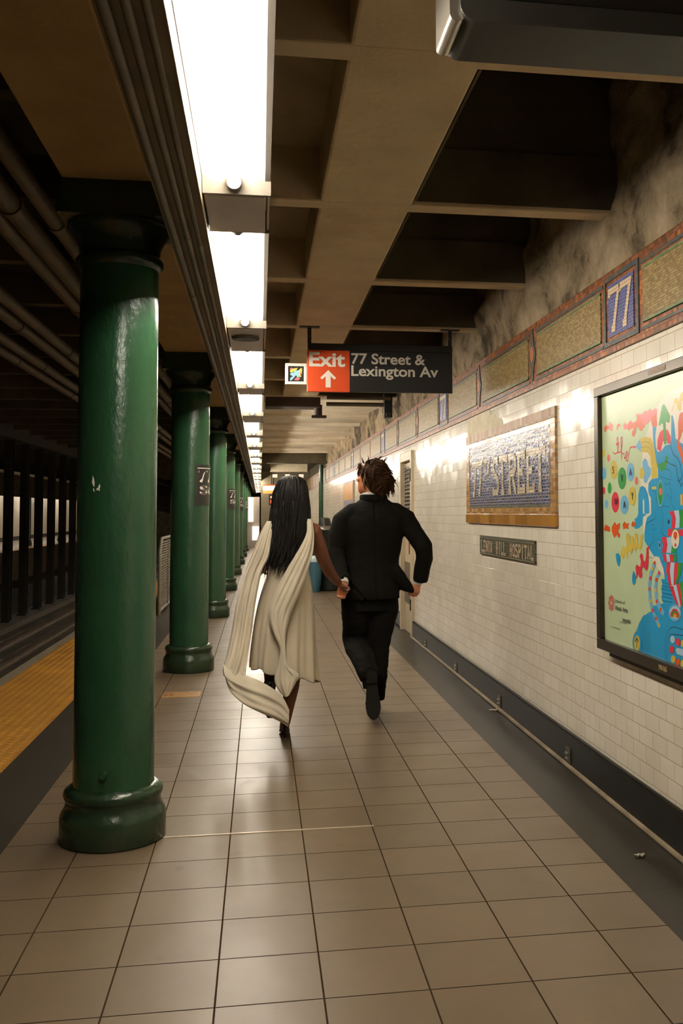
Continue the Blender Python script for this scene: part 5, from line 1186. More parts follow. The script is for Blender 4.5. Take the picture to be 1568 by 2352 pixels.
# ------------------------------------------------------------------ far end of the platform
t = thing('overhead_panel', (.87, 30, 2.58), 'wide beige sign box hanging over the far end of the platform', 'sign')
obj('sign_box', MB().box((.30, 29.9, 2.59), (1.385, 30.1, 2.83)), plain('beige_sign_box', (226, 210, 176), 0.5), t, smooth=False)
for x in (.45, 1.2): obj('hanger', MB().box((x - .02, 29.98, 2.83), (x + .02, 30.02, 2.9)), M['dark_steel'], t, smooth=False)
lamp_m = glow('dim_lamp_glass', (1.0, 0.82, 0.6), 0.55)
def small_lamp(x, label):
    t = thing('small_lamp', (x, 30.3, 2.44), label, 'lamp', 'little square lamps under the far sign box')
    obj('lamp_shade', MB().box((x - .07, 30.25, 2.43), (x + .07, 30.35, 2.53)), lamp_m, t, smooth=False, bevel=.01)
    obj('bracket', MB().tube([(x, 30.3, 2.53), (x, 30.3, 2.87)], .012, 8), M['dark_steel'], t)
    return t
l0 = small_lamp(.44, 'little square lamp under the far sign box, closest to the fixture row')
dup(l0, (.81, 30.3, 2.44), 'little square lamp under the middle of the far sign box'); dup(l0, (1.22, 30.3, 2.44), 'little square lamp under the far sign box, closest to the wall')
t = thing('lit_sign', (.33, 31, 1.95), 'glowing orange and white sign far along the platform', 'sign')
obj('sign_face', MB().box((.09, 30.95, 2.06), (.62, 31.0, 2.20)), glow('warm_white_sign_light', (1.0, .85, .68), 1.2), t, smooth=False)
obj('orange_band', MB().box((.09, 30.94, 1.97), (.62, 31.0, 2.06)), glow('orange_sign_light', (1.0, .27, .05), 1.0), t, smooth=False)
obj('top_band', MB().box((.09, 30.94, 2.20), (.62, 31.0, 2.24)), plain('orange_band_paint', (190, 90, 40), .5), t, smooth=False)
obj('hanger', MB().box((.33, 30.96, 2.24), (.37, 31, 2.88)), M['dark_steel'], t, smooth=False)
t = thing('red_signal', (.42, 33, 1.65), 'small red glowing signal under the orange sign far along', 'signal')
obj('housing', MB().box((.28, 33.0, 1.62), (.58, 33.1, 1.98)), M['black'], t, smooth=False)
obj('red_lens', MB().box((.33, 32.985, 1.68), (.55, 33.0, 1.79)), glow('red_signal_light', (1.0, .10, .03), 1.0), t, smooth=False)
obj('white_lens', MB().box((.33, 32.985, 1.85), (.50, 33.0, 1.92)), glow('pale_signal_light', (1.0, .6, .45), .7), t, smooth=False)
obj('bracket', MB().box((.41, 33.02, 1.98), (.45, 33.06, 2.88)), M['dark_steel'], t, smooth=False)
t = thing('lit_board', (-.2, 40, .3), 'glowing white advertising board beside the last green columns', 'advertising board')
obj('upper_screen', MB().box((-.46, 39.9, 1.02), (-.26, 40.0, 1.98)), glow('white_board_light', (1.0, .9, .74), .9), t, smooth=False)
obj('lower_glow', MB().box((-.30, 39.88, .30), (-.04, 40.0, .84)), glow('low_white_glow', (1.0, .9, .76), 1.2), t, smooth=False)  # glowing panel put in for a bright patch low down
obj('stand', MB().box((-.48, 40.0, 0), (-.02, 40.06, 2.0)), M['channel'], t, smooth=False)
wall_far = structure('wall_far', MB().box((.03, 36, 0), (WX, 36.15, 2.86)), plain('far_partition_paint', (128, 116, 92), 0.7, var=.2, scale=3), smooth=False)
for i, (x, w) in enumerate(((1.22, .26), (1.5, .2))):
    dr = structure('door_%d' % (i + 2), MB().box((x - w / 2, 35.96, 0.0), (x + w / 2, 36.0, 2.0 - i * .3)), plain('far_door_paint_%d' % i, (196, 182, 156), 0.5), smooth=False, label='pale far door leaf')
tag(obj('standpipe', MB().tube([(1.56, 26, 0), (1.56, 26, 2.62)], .06, 14), M['green'], at=(1.56, 26, 0)), 'dark green standpipe against the wall far along', 'pipe')
def wall_poster(y0, y1, z0, z1, bands, label):
    t = thing('wall_poster', (WX, (y0 + y1) / 2, z0), label, 'poster', 'small posters on the far wall')
    obj('frame', MB().box((WX - .03, y0 - .04, z0 - .04), (WX, y1 + .04, z1 + .04)), M['channel'], t, smooth=False)
    for i, (a, b, c) in enumerate(bands):
        obj('print', MB().box((WX - .034, y0, z0 + (z1 - z0) * a), (WX - .029, y1, z0 + (z1 - z0) * b)), c, t, smooth=False)
wall_poster(17.9, 19.9, .95, 1.92, [(0, .38, plain('lilac_grey_print', (176, 166, 168), .4)), (.38, .68, plain('slate_violet_print', (140, 132, 142), .4)), (.68, 1, plain('amber_print', (206, 150, 84), .4))], 'amber and violet poster on the wall beyond the running man')
wall_poster(14.6, 16.4, 1.0, 2.0, [(0, .62, plain('teal_print', (70, 124, 142), .4)), (.62, 1, plain('white_print', (226, 218, 204), .4))], 'teal and white poster on the wall beside the man\'s face')
# ducts under the ceiling behind the exit sign
t = thing('ceiling_duct', (.4, 12.3, 2.6), 'dark red-brown duct across the ceiling behind the exit sign', 'duct')
dm = plain('dark_duct_paint', (58, 40, 28), .6, var=.2)
obj('duct_body', MB().box((.06, 12.15, 2.66), (.72, 12.5, CZ + .05)), dm, t, smooth=False, bevel=.01)
obj('duct_foot', MB().tube([(.70, 12.3, 2.56), (.70, 12.3, 2.70)], .05, 12).box((.62, 12.25, 2.54), (.80, 12.35, 2.57)), dm, t, smooth=False)
for i, (z, lab) in enumerate(((2.75, 'upper beige pipe across the ceiling behind the exit sign'), (2.68, 'lower beige pipe across the ceiling behind the exit sign'))):
    tag(obj('ceiling_pipe', MB().tube([(.78, 11.9 + i * .1, z), (WX - .12, 11.9 + i * .1, z)], .025, 12), M['pipe'], at=(1.2, 11.9, z)), lab, 'pipe', 'pipe pair behind the exit sign')
tag(obj('ceiling_camera', MB().box((WX - .20, 11.9, 2.52), (WX - .10, 12.05, CZ + .02)).tube([(WX - .15, 11.9, 2.56), (WX - .15, 11.84, 2.55)], .035, 12), M['black'], at=(WX - .15, 12, 2.5), smooth=False, bevel=.008), 'small black camera box under the ceiling by the wall', 'camera')
# ------------------------------------------------------------------ people
def head_shapes(mb, c, turn, nod=0.0, k=1.0, neck_to=None):
    """skull, jaw, nose, brow, lips, ears around centre c; local +y is the way the face looks"""
    T = Matrix.Translation(Vector(c)) @ Matrix.Rotation(turn, 4, 'Z') @ Matrix.Rotation(nod, 4, 'X') @ Matrix.Scale(k, 4)
    def put(sub):
        mb.add([T @ Vector(v) for v in sub.v], sub.f)
    put(MB().rings([(0, .062, -.118, .018, .018), (0, .055, -.112, .034, .034), (0, .042, -.095, .050, .054), (0, .026, -.066, .060, .074), (0, .010, -.034, .067, .088), (0, .0, 0, .072, .096),
                    (0, -.006, .034, .075, .099), (0, -.010, .066, .069, .091), (0, -.012, .090, .052, .070), (0, -.012, .104, .030, .042), (0, -.012, .109, .008, .012)], 28))
    put(MB().tube([(0, .090, .022), (0, .102, .0), (0, .116, -.026), (0, .100, -.036)], [.008, .010, .014, .012], 10, (1, 0, 0)))
    for s in (-1, 1):
        put(MB().ball((s * .012, .104, -.033), .009, 6))
        put(MB().tube([(s * .052, .074, .028), (s * .030, .092, .032), (s * .010, .094, .028)], [.007, .010, .007], 8))
        put(MB().ball((s * .042, .066, -.020), (.022, .022, .018), 8))
        ear = [(s * .070, .002, -.035), (s * .077, -.004, -.022), (s * .083, -.012, 0), (s * .083, -.014, .018), (s * .076, -.004, .028)]
        put(MB().tube(ear, [.007, .011, .014, .012, .008], 8, (1, 0, 0)))
    put(MB().tube([(-.024, .084, -.064), (0, .094, -.062), (.024, .084, -.064)], [.005, .008, .005], 8))
    put(MB().tube([(-.022, .082, -.073), (0, .092, -.073), (.022, .082, -.073)], [.005, .009, .005], 8))
    put(MB().ball((0, .074, -.108), (.022, .018, .015), 8))
    return T

def hand_shapes(mb, wrist, axis, palm_n, side, curl=1.0, k=1.0):
    """palm, four curled fingers of unequal length and a thumb from the side of the palm; side = +1/-1: thumb side along axis x palm_n"""
    a = Vector(axis).normalized(); n = Vector(palm_n); n = (n - a * n.dot(a)).normalized(); s = a.cross(n) * side
    w = Vector(wrist)
    P = lambda l, x, h: w + (a * l + s * x + n * h) * k
    mb.tube([P(-.02, 0, 0), P(.01, 0, 0), P(.045, 0, .002), P(.082, 0, .002), P(.092, 0, .002)], [(.023 * k, .019 * k), (.028 * k, .018 * k), (.040 * k, .016 * k), (.041 * k, .014 * k), (.034 * k, .010 * k)], 14, tuple(n))
    for i, (x, L) in enumerate(((.030, .068), (.010, .076), (-.010, .070), (-.029, .056))):
        ang = 0.0; p = P(.084, x, .001); pts = [P(.066, x, 0), p]; l = (.45, .32, .23)
        for j in range(3):
            ang += (0.55, 0.95, 0.75)[j] * curl
            d = a * math.cos(ang) + n * math.sin(ang)
            p = p + d * (L * l[j] * k); pts.append(p)
        r = .0088 * k * (1.0 if i < 3 else .88)
        mb.tube(pts, [r * 1.05, r * 1.08, r, r * .92, r * .72], 8, tuple(s))
    th = [P(.012, .022, .002), P(.034, .042, .012), P(.058, .048, .024), P(.076, .042, .036)]
    mb.tube(th, [.013 * k, .0115 * k, .0098 * k, .0075 * k], 8, tuple(n))

# ---------------- man in a black suit, running away, seen from behind
MY = 6.9
body = MB()
HC = (.760, MY - .01, 1.622)
HT = head_shapes(body, HC, R(50), R(4))
body.tube([(.765, MY - .015, 1.585), (.772, MY - .01, 1.53), (.778, MY, 1.47), (.78, MY, 1.40)], [(.056, .058), (.056, .058), (.066, .064), (.09, .07)], 18, (0, 1, 0))
body.rings([(.755, MY, .84, .15, .11), (.757, MY, .95, .155, .115), (.765, MY, 1.07, .15, .105), (.775, MY, 1.22, .165, .115), (.778, MY, 1.33, .18, .11), (.78, MY, 1.40, .14, .085), (.78, MY, 1.43, .09, .07)], 24)
SR, ER, WR = (.965, MY - .005, 1.345), (1.108, MY - .10, 1.13), (1.085, MY - .02, .905)
SL, EL, WL = (.590, MY - .005, 1.335), (.517, MY - .05, 1.125), (.548, MY - .20, .915)
body.tube([(.85, MY, 1.35), SR, (1.03, MY - .05, 1.25), ER, (1.10, MY - .06, 1.02), WR, (1.080, MY - .012, .885)], [.06, .050, .050, .043, .040, .030, .026], 14)
body.tube([(.70, MY, 1.35), SL, (.550, MY - .02, 1.24), EL, (.53, MY - .12, 1.02), WL, (.547, MY - .205, .895)], [.06, .050, .050, .043, .040, .030, .026], 14)
hand_shapes(body, (1.082, MY - .012, .905), (-.16, .06, -1), (-.62, .78, 0), 1, 1.15, 1.04)
hand_shapes(body, (.547, MY - .205, .905), (-.12, -.05, -1), (-.25, -.95, 0), -1, 1.0, .85)
KL, AL = (.650, MY + .05, .485), (.700, MY - .36, .345)
KR, AR = (.812, MY + .02, .49), (.788, MY + .06, .09)
body.tube([(.68, MY, .88), (.662, MY + .02, .70), KL, (.672, MY - .16, .43), AL], [.095, .085, .060, .048, .022], 16, (1, 0, 0))
body.tube([(.84, MY, .88), (.838, MY + .01, .70), KR, (.802, MY + .035, .28), AR], [.095, .085, .054, .042, .034], 16, (1, 0, 0))
# feet inside the shoes
body.tube([AL, (.708, MY - .352, .25), (.712, MY - .372, .15)], [.032, .027, .020], 12, (1, 0, 0))
body.tube([AR, (.789, MY + .12, .052), (.790, MY + .20, .046)], [.034, .028, .020], 12, (1, 0, 0))
man = obj('person', merged_skin(body, .0055, 3), M['skin_pale'], at=(.76, MY, 0), angle=180)
tag(man, 'person in a black suit with windblown brown hair, running and glancing sideways', 'person')
for s in (-1, 1):
    e = HT @ Vector((s * .031, .080, .010))
    eb = obj('eye', MB().ball(tuple(e), .0125, 8), M['eye'], man)
    p = HT @ Vector((s * .031, .0905, .010))
    obj('iris', MB().ball(tuple(p), .0055, 6), M['dark_eye'], eb)

# shirt: collar and one cuff showing
obj('shirt_collar', MB().tube([(.775 + .074 * math.cos(a), MY - .008 + .076 * math.sin(a), 1.492 + .012 * math.cos(a + .6)) for a in [i * math.pi / 16 for i in range(32)]], [(.007, .026)] * 32, 8, (0, 0, 1), closed=True), M['shirt'], man)
obj('shirt_cuff', MB().tube([(1.0885, MY - .028, .925), (1.083, MY - .016, .900), (1.081, MY - .012, .886)], [.039, .038, .037], 16), M['shirt'], man)
obj('shirt_cuff', MB().tube([(.548, MY - .19, .925), (.547, MY - .208, .902)], [.039, .038], 16), M['shirt'], man)

# jacket
j = MB()
j.rings([(.750, MY - .012, .785, .205, .150), (.751, MY - .01, .86, .200, .148), (.757, MY, .95, .196, .142), (.766, MY, 1.05, .188, .134), (.772, MY - .003, 1.15, .199, .140), (.776, MY - .006, 1.25, .216, .148),
         (.777, MY - .006, 1.33, .226, .142), (.778, MY - .003, 1.385, .205, .118), (.779, MY, 1.43, .150, .094), (.779, MY, 1.468, .098, .080), (.778, MY - .002, 1.49, .082, .076)], 40)
j.tube([(.82, MY, 1.385), (.93, MY - .004, 1.372), (1.000, MY - .012, 1.325), (1.048, MY - .05, 1.24), (1.112, MY - .10, 1.135), (1.118, MY - .085, 1.06), (1.106, MY - .055, .98), (1.096, MY - .03, .902)],
       [(.085, .075), (.088, .072), (.078, .074), (.066, .066), (.060, .064), (.056, .060), (.053, .055), (.051, .052)], 20)
j.tube([(.74, MY, 1.385), (.63, MY - .004, 1.37), (.560, MY - .012, 1.315), (.528, MY - .03, 1.22), (.514, MY - .05, 1.12), (.520, MY - .09, 1.05), (.535, MY - .145, .98), (.548, MY - .192, .915)],
       [(.085, .075), (.088, .072), (.074, .074), (.062, .066), (.056, .062), (.053, .058), (.050, .053), (.048, .050)], 20)
# hem swinging out on the right, and the lower left corner
j.tube([(.90, MY - .03, 1.00), (.945, MY - .04, .92), (1.000, MY - .05, .865), (1.046, MY - .055, .828)], [(.05, .09), (.055, .085), (.042, .06), (.012, .02)], 12, (0, 1, 0))
j.tube([(.60, MY - .03, .92), (.575, MY - .03, .84), (.560, MY - .03, .772)], [(.05, .09), (.035, .08), (.016, .05)], 12, (0, 1, 0))
me = merged_skin(j, .0075, 3)
def jn(c):
    a = noise.noise(Vector((c.x * 9, c.y * 5, c.z * 16))) * .55 + noise.noise(Vector((c.x * 24, c.y * 14, c.z * 30))) * .25
    seam = -1.4 * math.exp(-((c.x - (.775 + .02 * (1.2 - c.z))) / .006) ** 2) if c.y < MY - .03 and c.z < 1.44 else 0
    vx, vz = .150, -.170                                   # edge of the back vent, slanting across the hem
    t = max(0, min(1, ((c.x - .560) * vx + (c.z - .945) * vz) / (vx * vx + vz * vz)))
    d = math.hypot(c.x - .560 - t * vx, c.z - .945 - t * vz)
    vent = (-1.6 * math.exp(-(d / .008) ** 2) + (.9 * math.exp(-((d - .016) / .012) ** 2))) if c.y < MY - .05 else 0
    return a + seam + vent
wrinkle(me, .0075, jn)
jacket = obj('suit_jacket', me, M['suit'], man, angle=180)
obj('jacket_collar', MB().tube([(.776 + .086 * math.cos(a), MY - .004 + .084 * math.sin(a), 1.475 - .055 * max(0, math.sin(a)) ** 2) for a in [i * math.pi / 18 for i in range(36)]], [(.012, .026)] * 36, 8, (0, 0, 1), closed=True), M['suit'], jacket)
# vent flap of the jacket back
#obj('vent_flap', MB().grid(lambda u, v: (.640 + .16 * u + .05 * v * u, MY - .158 - .012 * math.sin(u * 3.1) - .006 * v, 1.0 - .225 * v - .03 * u * v), 10, 14), M['suit'], jacket, recalc=False).modifiers.new('thick', 'SOLIDIFY').thickness = .005

# trousers
q = MB()
q.rings([(.752, MY, .70, .188, .118), (.752, MY, .80, .185, .120), (.755, MY, .92, .172, .115), (.76, MY, 1.0, .16, .11)], 32)
q.tube([(.665, MY, .80), (.660, MY + .012, .68), (.652, MY + .035, .56), (.649, MY + .045, .49), (.656, MY - .03, .45), (.672, MY - .15, .425), (.690, MY - .28, .375), (.704, MY - .352, .325), (.708, MY - .368, .290)],
       [(.105, .11), (.099, .105), (.087, .092), (.082, .084), (.080, .082), (.078, .080), (.070, .074), (.066, .068), (.058, .060)], 20, (1, 0, 0))
q.tube([(.842, MY, .80), (.842, MY + .008, .68), (.824, MY + .02, .56), (.812, MY + .025, .49), (.808, MY + .028, .40), (.803, MY + .035, .28), (.796, MY + .045, .16), (.792, MY + .055, .085)],
       [(.105, .11), (.097, .104), (.078, .088), (.070, .080), (.072, .078), (.067, .074), (.060, .068), (.060, .068)], 20, (1, 0, 0))
me = merged_skin(q, .0075, 2)
wrinkle(me, .009, lambda c: noise.noise(Vector((c.x * 8, c.y * 6, c.z * 22))) * .6 + noise.noise(Vector((c.x * 20, c.y * 12, c.z * 44))) * .3)
obj('trousers', me, M['trouser'], man, angle=180)

def shoe(axis, heel, upv, length, name='dress_shoe'):
    """upper and sole laid along axis from the heel; upv points from the sole to the ankle"""
    a = Vector(axis).normalized(); u = Vector(upv); u = (u - a * u.dot(a)).normalized(); s = a.cross(u); h = Vector(heel)
    P = lambda l, x, z: h + a * (l * length) + s * x + u * z
    up_ = MB()
    up_.tube([P(-.01, 0, .040), P(.06, 0, .048), P(.20, 0, .055), P(.36, 0, .052), P(.55, 0, .042), P(.75, 0, .034), P(.92, 0, .026), P(1.0, 0, .02)],
             [(.020, .022), (.034, .036), (.037, .046), (.038, .044), (.043, .034), (.046, .026), (.034, .019), (.010, .008)], 20, tuple(u))
    up_.tube([P(.14, 0, .055), P(.15, 0, .095), P(.14, 0, .115)], [.034, .037, .039], 16, tuple(a))
    so = MB()
    out = [(0.0, -.012), (.02, -.026), (.10, -.034), (.25, -.033), (.42, -.034), (.60, -.045), (.75, -.048), (.88, -.040), (.97, -.022), (1.0, 0)]
    out = out + [(l, -x) for l, x in out[::-1][1:]]
    so.prism([P(l, x, 0) for l, x in out], tuple(u * .013))
    hl = [(l, x) for l, x in out if l <= .26]
    so.prism([P(l, x, -.016) for l, x in hl], tuple(u * .018))
    return up_, so
for ax, he, uv in (((.02, -.27, -.97), (.716, MY - .408, .350), (0.05, .97, -.27)), ((0, 1, -.0), (.790, MY + .005, .018), (0, 0, 1))):
    a_, b_ = shoe(ax, he, uv, .305)
    so_ = obj('dress_shoe', merged_skin(a_, .005, 3), M['shoe'], man, angle=180)
    obj('shoe_sole', b_, M['sole'], so_, angle=40)

obj('sock', MB().tube([(.690, MY - .30, .37), AL, (.706, MY - .358, .30), (.710, MY - .366, .235)], [.046, .049, .050, .044], 16, (1, 0, 0)), M['trouser'], man)
# hair: a cap and many windblown locks
def lock(mb, p, d, length, r, sway, flat=.45, n=7, droop=.5):
    p = Vector(p); d = Vector(d).normalized(); sw = Vector(sway); pts, rr = [], []
    for i in range(n):
        t = i / (n - 1)
        pts.append(p.copy())
        w = r * (1 - t) ** .7 * (0.75 + .6 * t * (1 - t) * 2) + .0006
        rr.append((w, w * flat))
        d = (d + sw * (.22 * t) + Vector((0, 0, -.10 * droop * t))).normalized()
        p = p + d * (length / (n - 1))
    mb.tube(pts, rr, 6, (d.y, -d.x, .3))
random.seed(5)
h = MB()
hc = Vector((.784, MY - .02, 1.638))
base = MB()
base.ball(tuple(hc), (.094, .108, .106), 14)
base.ball((.822, MY - .045, 1.60), (.080, .085, .090), 12)
base.ball((.828, MY - .055, 1.545), (.058, .055, .055), 10)
base.ball((.795, MY - .065, 1.55), (.062, .045, .065), 10)
cap_me = merged_skin(base, .006, 2)
wrinkle(cap_me, .008, lambda c: noise.noise(Vector((c.x * 42, c.y * 42, c.z * 16))))
h.add([v.co[:] for v in cap_me.vertices], [tuple(p.vertices) for p in cap_me.polygons])
for i in range(760):
    th = random.uniform(-math.pi, math.pi); ph = random.uniform(-.55, 1.45)
    n = Vector((math.cos(ph) * math.cos(th), math.cos(ph) * math.sin(th), math.sin(ph)))
    face = Vector((-math.sin(R(50)), math.cos(R(50)), 0))
    if n.dot(face) > .45 and n.z < .55: continue
    p = hc + Vector((n.x * .090, n.y * .102, n.z * .100))
    if n.x > .2 and n.z < .35: p = p + Vector((.022, -.018, -.02))
    tang = Vector((.62, -.25, -.55)) + Vector((random.gauss(0, .35), random.gauss(0, .3), random.gauss(0, .3)))
    tang = tang - n * tang.dot(n)
    d = n * random.uniform(.0, .22) + tang * .8
    if n.z > .6:
        d = Vector((random.gauss(.55, .45), random.gauss(-.35, .4), 0)); d = d - n * d.dot(n) + n * random.uniform(.0, .12)
    L_ = random.uniform(.06, .10)
    lock(h, p - n * .008, d, L_, random.uniform(.007, .014), Vector((random.gauss(.15, .35), random.gauss(-.1, .3), random.gauss(-.6, .35))) - n * 1.1, .35, 8, 1.2)
# loose ends: up on top, and hanging at the nape on the right
for (x, z, dx, dz, L_) in ((.705, 1.735, -.5, .8, .045), (.745, 1.748, -.3, .9, .05), (.80, 1.752, .5, .7, .055), (.84, 1.735, .4, .8, .06),):
    for k in range(2): lock(h, (x, MY - .03 + random.gauss(0, .02), z - .02), (dx + random.gauss(0, .15), random.gauss(-.1, .15), dz + random.gauss(0, .15)), L_ * random.uniform(.8, 1.2), .004, (.5, 0, -.2))
for i in range(70):
    x = random.uniform(.79, .905)
    lock(h, (x, MY - .07 + random.gauss(0, .02), 1.585 + random.uniform(-.03, .03)), (random.gauss(.1, .15), -.1, -1), random.uniform(.06, .095), random.uniform(.004, .007), (random.gauss(.15, .4), 0, -.2), droop=.2)
for i in range(60):
    lock(h, (random.uniform(.735, .80), MY - .085 + random.gauss(0, .012), 1.59 + random.uniform(-.03, .03)), (random.gauss(.15, .15), .05, -1), random.uniform(.05, .085), random.uniform(.004, .007), (random.gauss(.2, .3), .2, 0), droop=.2)
for i in range(44):   # side in front of the ear
    lock(h, (random.uniform(.672, .735), MY - .03 + random.uniform(-.02, .05), 1.70 + random.uniform(-.03, .02)), (-.15 + random.gauss(0, .2), -.1, -1), random.uniform(.05, .085), random.uniform(.004, .007), (random.gauss(.3, .4), -.2, 0))
obj('hair', h, M['hair_brown'], man, angle=180, recalc=False)

# ---------------- woman in a pale dress with a long chiffon sash, running ahead of the camera
WY = 6.28
body = MB()
WT = head_shapes(body, (.190, WY + .02, 1.505), R(-4), 0, .97)
body.tube([(.190, WY, 1.45), (.190, WY - .005, 1.40), (.188, WY - .005, 1.34), (.186, WY - .005, 1.29)], [(.046, .048), (.046, .048), (.06, .055), (.09, .06)], 16, (0, 1, 0))
body.rings([(.165, WY, .80, .14, .105), (.168, WY, .88, .145, .11), (.176, WY, .98, .115, .09), (.180, WY, 1.06, .106, .082), (.184, WY, 1.16, .125, .095), (.186, WY, 1.25, .142, .09), (.186, WY, 1.30, .115, .065), (.187, WY, 1.33, .07, .055)], 24)
# right arm reaches to the man's hand; left arm swings forward
body.tube([(.27, WY, 1.285), (.330, WY + .005, 1.268), (.365, WY + .05, 1.18), (.398, WY + .11, 1.085), (.442, WY + .20, 1.00), (.494, WY + .29, .935), (.510, WY + .315, .915)], [.05, .050, .047, .043, .040, .030, .026], 14)
hand_shapes(body, (.506, WY + .305, .922), (.38, .62, -.62), (.75, .35, .2), 1, 1.0, .88)
body.tube([(.10, WY, 1.285), (.045, WY + .005, 1.262), (.010, WY + .0, 1.17), (-.012, WY + .02, 1.075), (.0, WY + .13, 1.02), (.02, WY + .25, 1.02)], [.05, .046, .040, .036, .034, .024], 14)
hand_shapes(body, (.02, WY + .25, 1.02), (.1, 1, .1), (1, 0, 0), 1, .8, .86)
body.tube([(.225, WY, .84), (.228, WY + .01, .62), (.215, WY + .02, .46), (.196, WY + .0, .30), (.170, WY - .012, .15), (.158, WY - .015, .085)], [.082, .072, .052, .047, .034, .030], 16, (1, 0, 0))
body.tube([(.10, WY, .84), (.09, WY + .06, .64), (.080, WY + .10, .48), (.072, WY + .0, .395), (.066, WY - .13, .335), (.062, WY - .19, .315)], [.082, .072, .052, .046, .034, .030], 16, (1, 0, 0))
body.tube([(.158, WY - .02, .10), (.156, WY + .03, .075), (.155, WY + .10, .03), (.155, WY + .15, .022)], [.028, .030, .030, .018], 12, (1, 0, 0))
body.tube([(.062, WY - .185, .325), (.062, WY - .215, .28), (.062, WY - .235, .21), (.062, WY - .24, .17)], [.028, .030, .030, .018], 12, (1, 0, 0))
woman = obj('person', merged_skin(body, .0055, 3), M['skin_brown'], at=(.18, WY, 0), angle=180)
tag(woman, 'person with long black hair in a cream dress and trailing ivory sash, running', 'person')
for s in (-1, 1):
    eb = obj('eye', MB().ball(tuple(WT @ Vector((s * .031, .080, .010))), .012, 8), M['eye'], woman)
    obj('iris', MB().ball(tuple(WT @ Vector((s * .031, .0905, .010))), .0052, 6), M['dark_eye'], eb)

# dress: gathered skirt with a flaring, uneven hem
N_ = 160
rows = []
prof = [(1.275, .186, .135, .085), (1.22, .186, .142, .100), (1.14, .184, .132, .100), (1.07, .180, .118, .092), (1.02, .178, .122, .096), (.96, .174, .140, .112), (.88, .168, .160, .130), (.78, .160, .172, .148), (.68, .152, .182, .166), (.58, .146, .190, .180), (.50, .142, .196, .190), (.44, .140, .200, .198), (.39, .140, .204, .204)]
vs, fs = [], []
for i, (z, cx, rx, ry) in enumerate(prof):
    g = max(0, min(1, (1.05 - z) / .6))
    for k in range(N_):
        a = 2 * math.pi * k / N_
        f = 1 + g * (.060 * math.sin(9 * a + .8 * math.sin(2 * a) + 1.5 * (1 - z)) + .030 * math.sin(21 * a + 2.0 * z) + .05 * math.sin(3 * a + 4 * z))
        zz = z - (.055 * g * math.cos(a - .3) if i > 6 else 0) - (.012 * math.sin(9 * a) if i == len(prof) - 1 else 0)
        vs.append((cx + rx * f * math.cos(a), WY - .01 - .05 * g * (1 - z) + ry * f * math.sin(a), zz))
for i in range(len(prof) - 1):
    for k in range(N_):
        l = (k + 1) % N_
        fs.append((i * N_ + k, (i + 1) * N_ + k, (i + 1) * N_ + l, i * N_ + l))
dr = MB().add(vs, fs)
dress = obj('dress', dr, M['dress'], woman, angle=180)
dress.modifiers.new('thick', 'SOLIDIFY').thickness = .004
sd = dress.modifiers.new('sub', 'SUBSURF'); sd.levels = 1; sd.render_levels = 1
for s, x in ((-1, .105), (1, .268)):
    obj('shoulder_strap', MB().tube([(x, WY - .088, 1.20), (x + s * .008, WY - .075, 1.27), (x + s * .012, WY - .03, 1.325), (x + s * .008, WY + .04, 1.315), (x, WY + .085, 1.22)], [(.016, .006)] * 5, 8, (0, 0, 1)), M['dress'], dress)

SASH_LEFT = [((0.044, 6.21, 1.325), (0.082, 6.20, 1.325)), ((0.003, 6.17, 1.253), (0.066, 6.15, 1.213)), ((-0.043, 6.13, 1.141), (0.05, 6.12, 1.109)), ((-0.104, 6.1, 0.982), (0.009, 6.1, 1.02)), ((-0.138, 6.06, 0.831), (-0.026, 6.06, 0.842)), ((-0.161, 6.02, 0.683), (-0.045, 6.02, 0.68)), ((-0.184, 5.98, 0.562), (-0.064, 5.99, 0.545)), ((-0.205, 5.95, 0.492), (-0.083, 5.96, 0.457)), ((-0.201, 5.93, 0.44), (-0.112, 5.94, 0.401))]
SASH_CURL = [((-0.207, 5.93, 0.507), (-0.185, 5.9, 0.4)), ((-0.15, 5.94, 0.467), (-0.155, 5.88, 0.348)), ((-0.075, 5.94, 0.435), (-0.081, 5.87, 0.283)), ((-0.001, 5.95, 0.401), (-0.007, 5.87, 0.241)), ((0.075, 5.96, 0.356), (0.067, 5.89, 0.2)), ((0.138, 5.98, 0.295), (0.125, 5.92, 0.162)), ((0.175, 6.0, 0.219), (0.168, 5.95, 0.129))]
SASH_RIGHT = [((0.285, 6.18, 1.338), (0.315, 6.19, 1.338)), ((0.28, 6.11, 1.252), (0.322, 6.12, 1.238)), ((0.232, 6.09, 1.156), (0.315, 6.09, 1.134)), ((0.169, 6.08, 1.05), (0.276, 6.08, 1.009)), ((0.092, 6.06, 0.904), (0.231, 6.06, 0.889)), ((0.051, 6.04, 0.791), (0.185, 6.05, 0.779)), ((0.077, 6.03, 0.676), (0.156, 6.04, 0.668)), ((0.121, 6.02, 0.574), (0.151, 6.03, 0.577)), ((0.113, 6.01, 0.486), (0.167, 6.02, 0.471)), ((0.09, 6.0, 0.4), (0.226, 6.02, 0.423)), ((0.113, 5.99, 0.337), (0.215, 6.01, 0.379)), ((0.151, 5.99, 0.298), (0.174, 6.0, 0.306))]
def catmull(P, t):
    n = len(P) - 1; x = t * n; i = min(int(x), n - 1); f = x - i
    a, b, c, d = (Vector(P[max(0, min(n, i + k))]) for k in (-1, 0, 1, 2))
    return 0.5 * ((2 * b) + (c - a) * f + (2 * a - 5 * b + 4 * c - d) * f * f + (3 * b - a - 3 * c + d) * f ** 3)
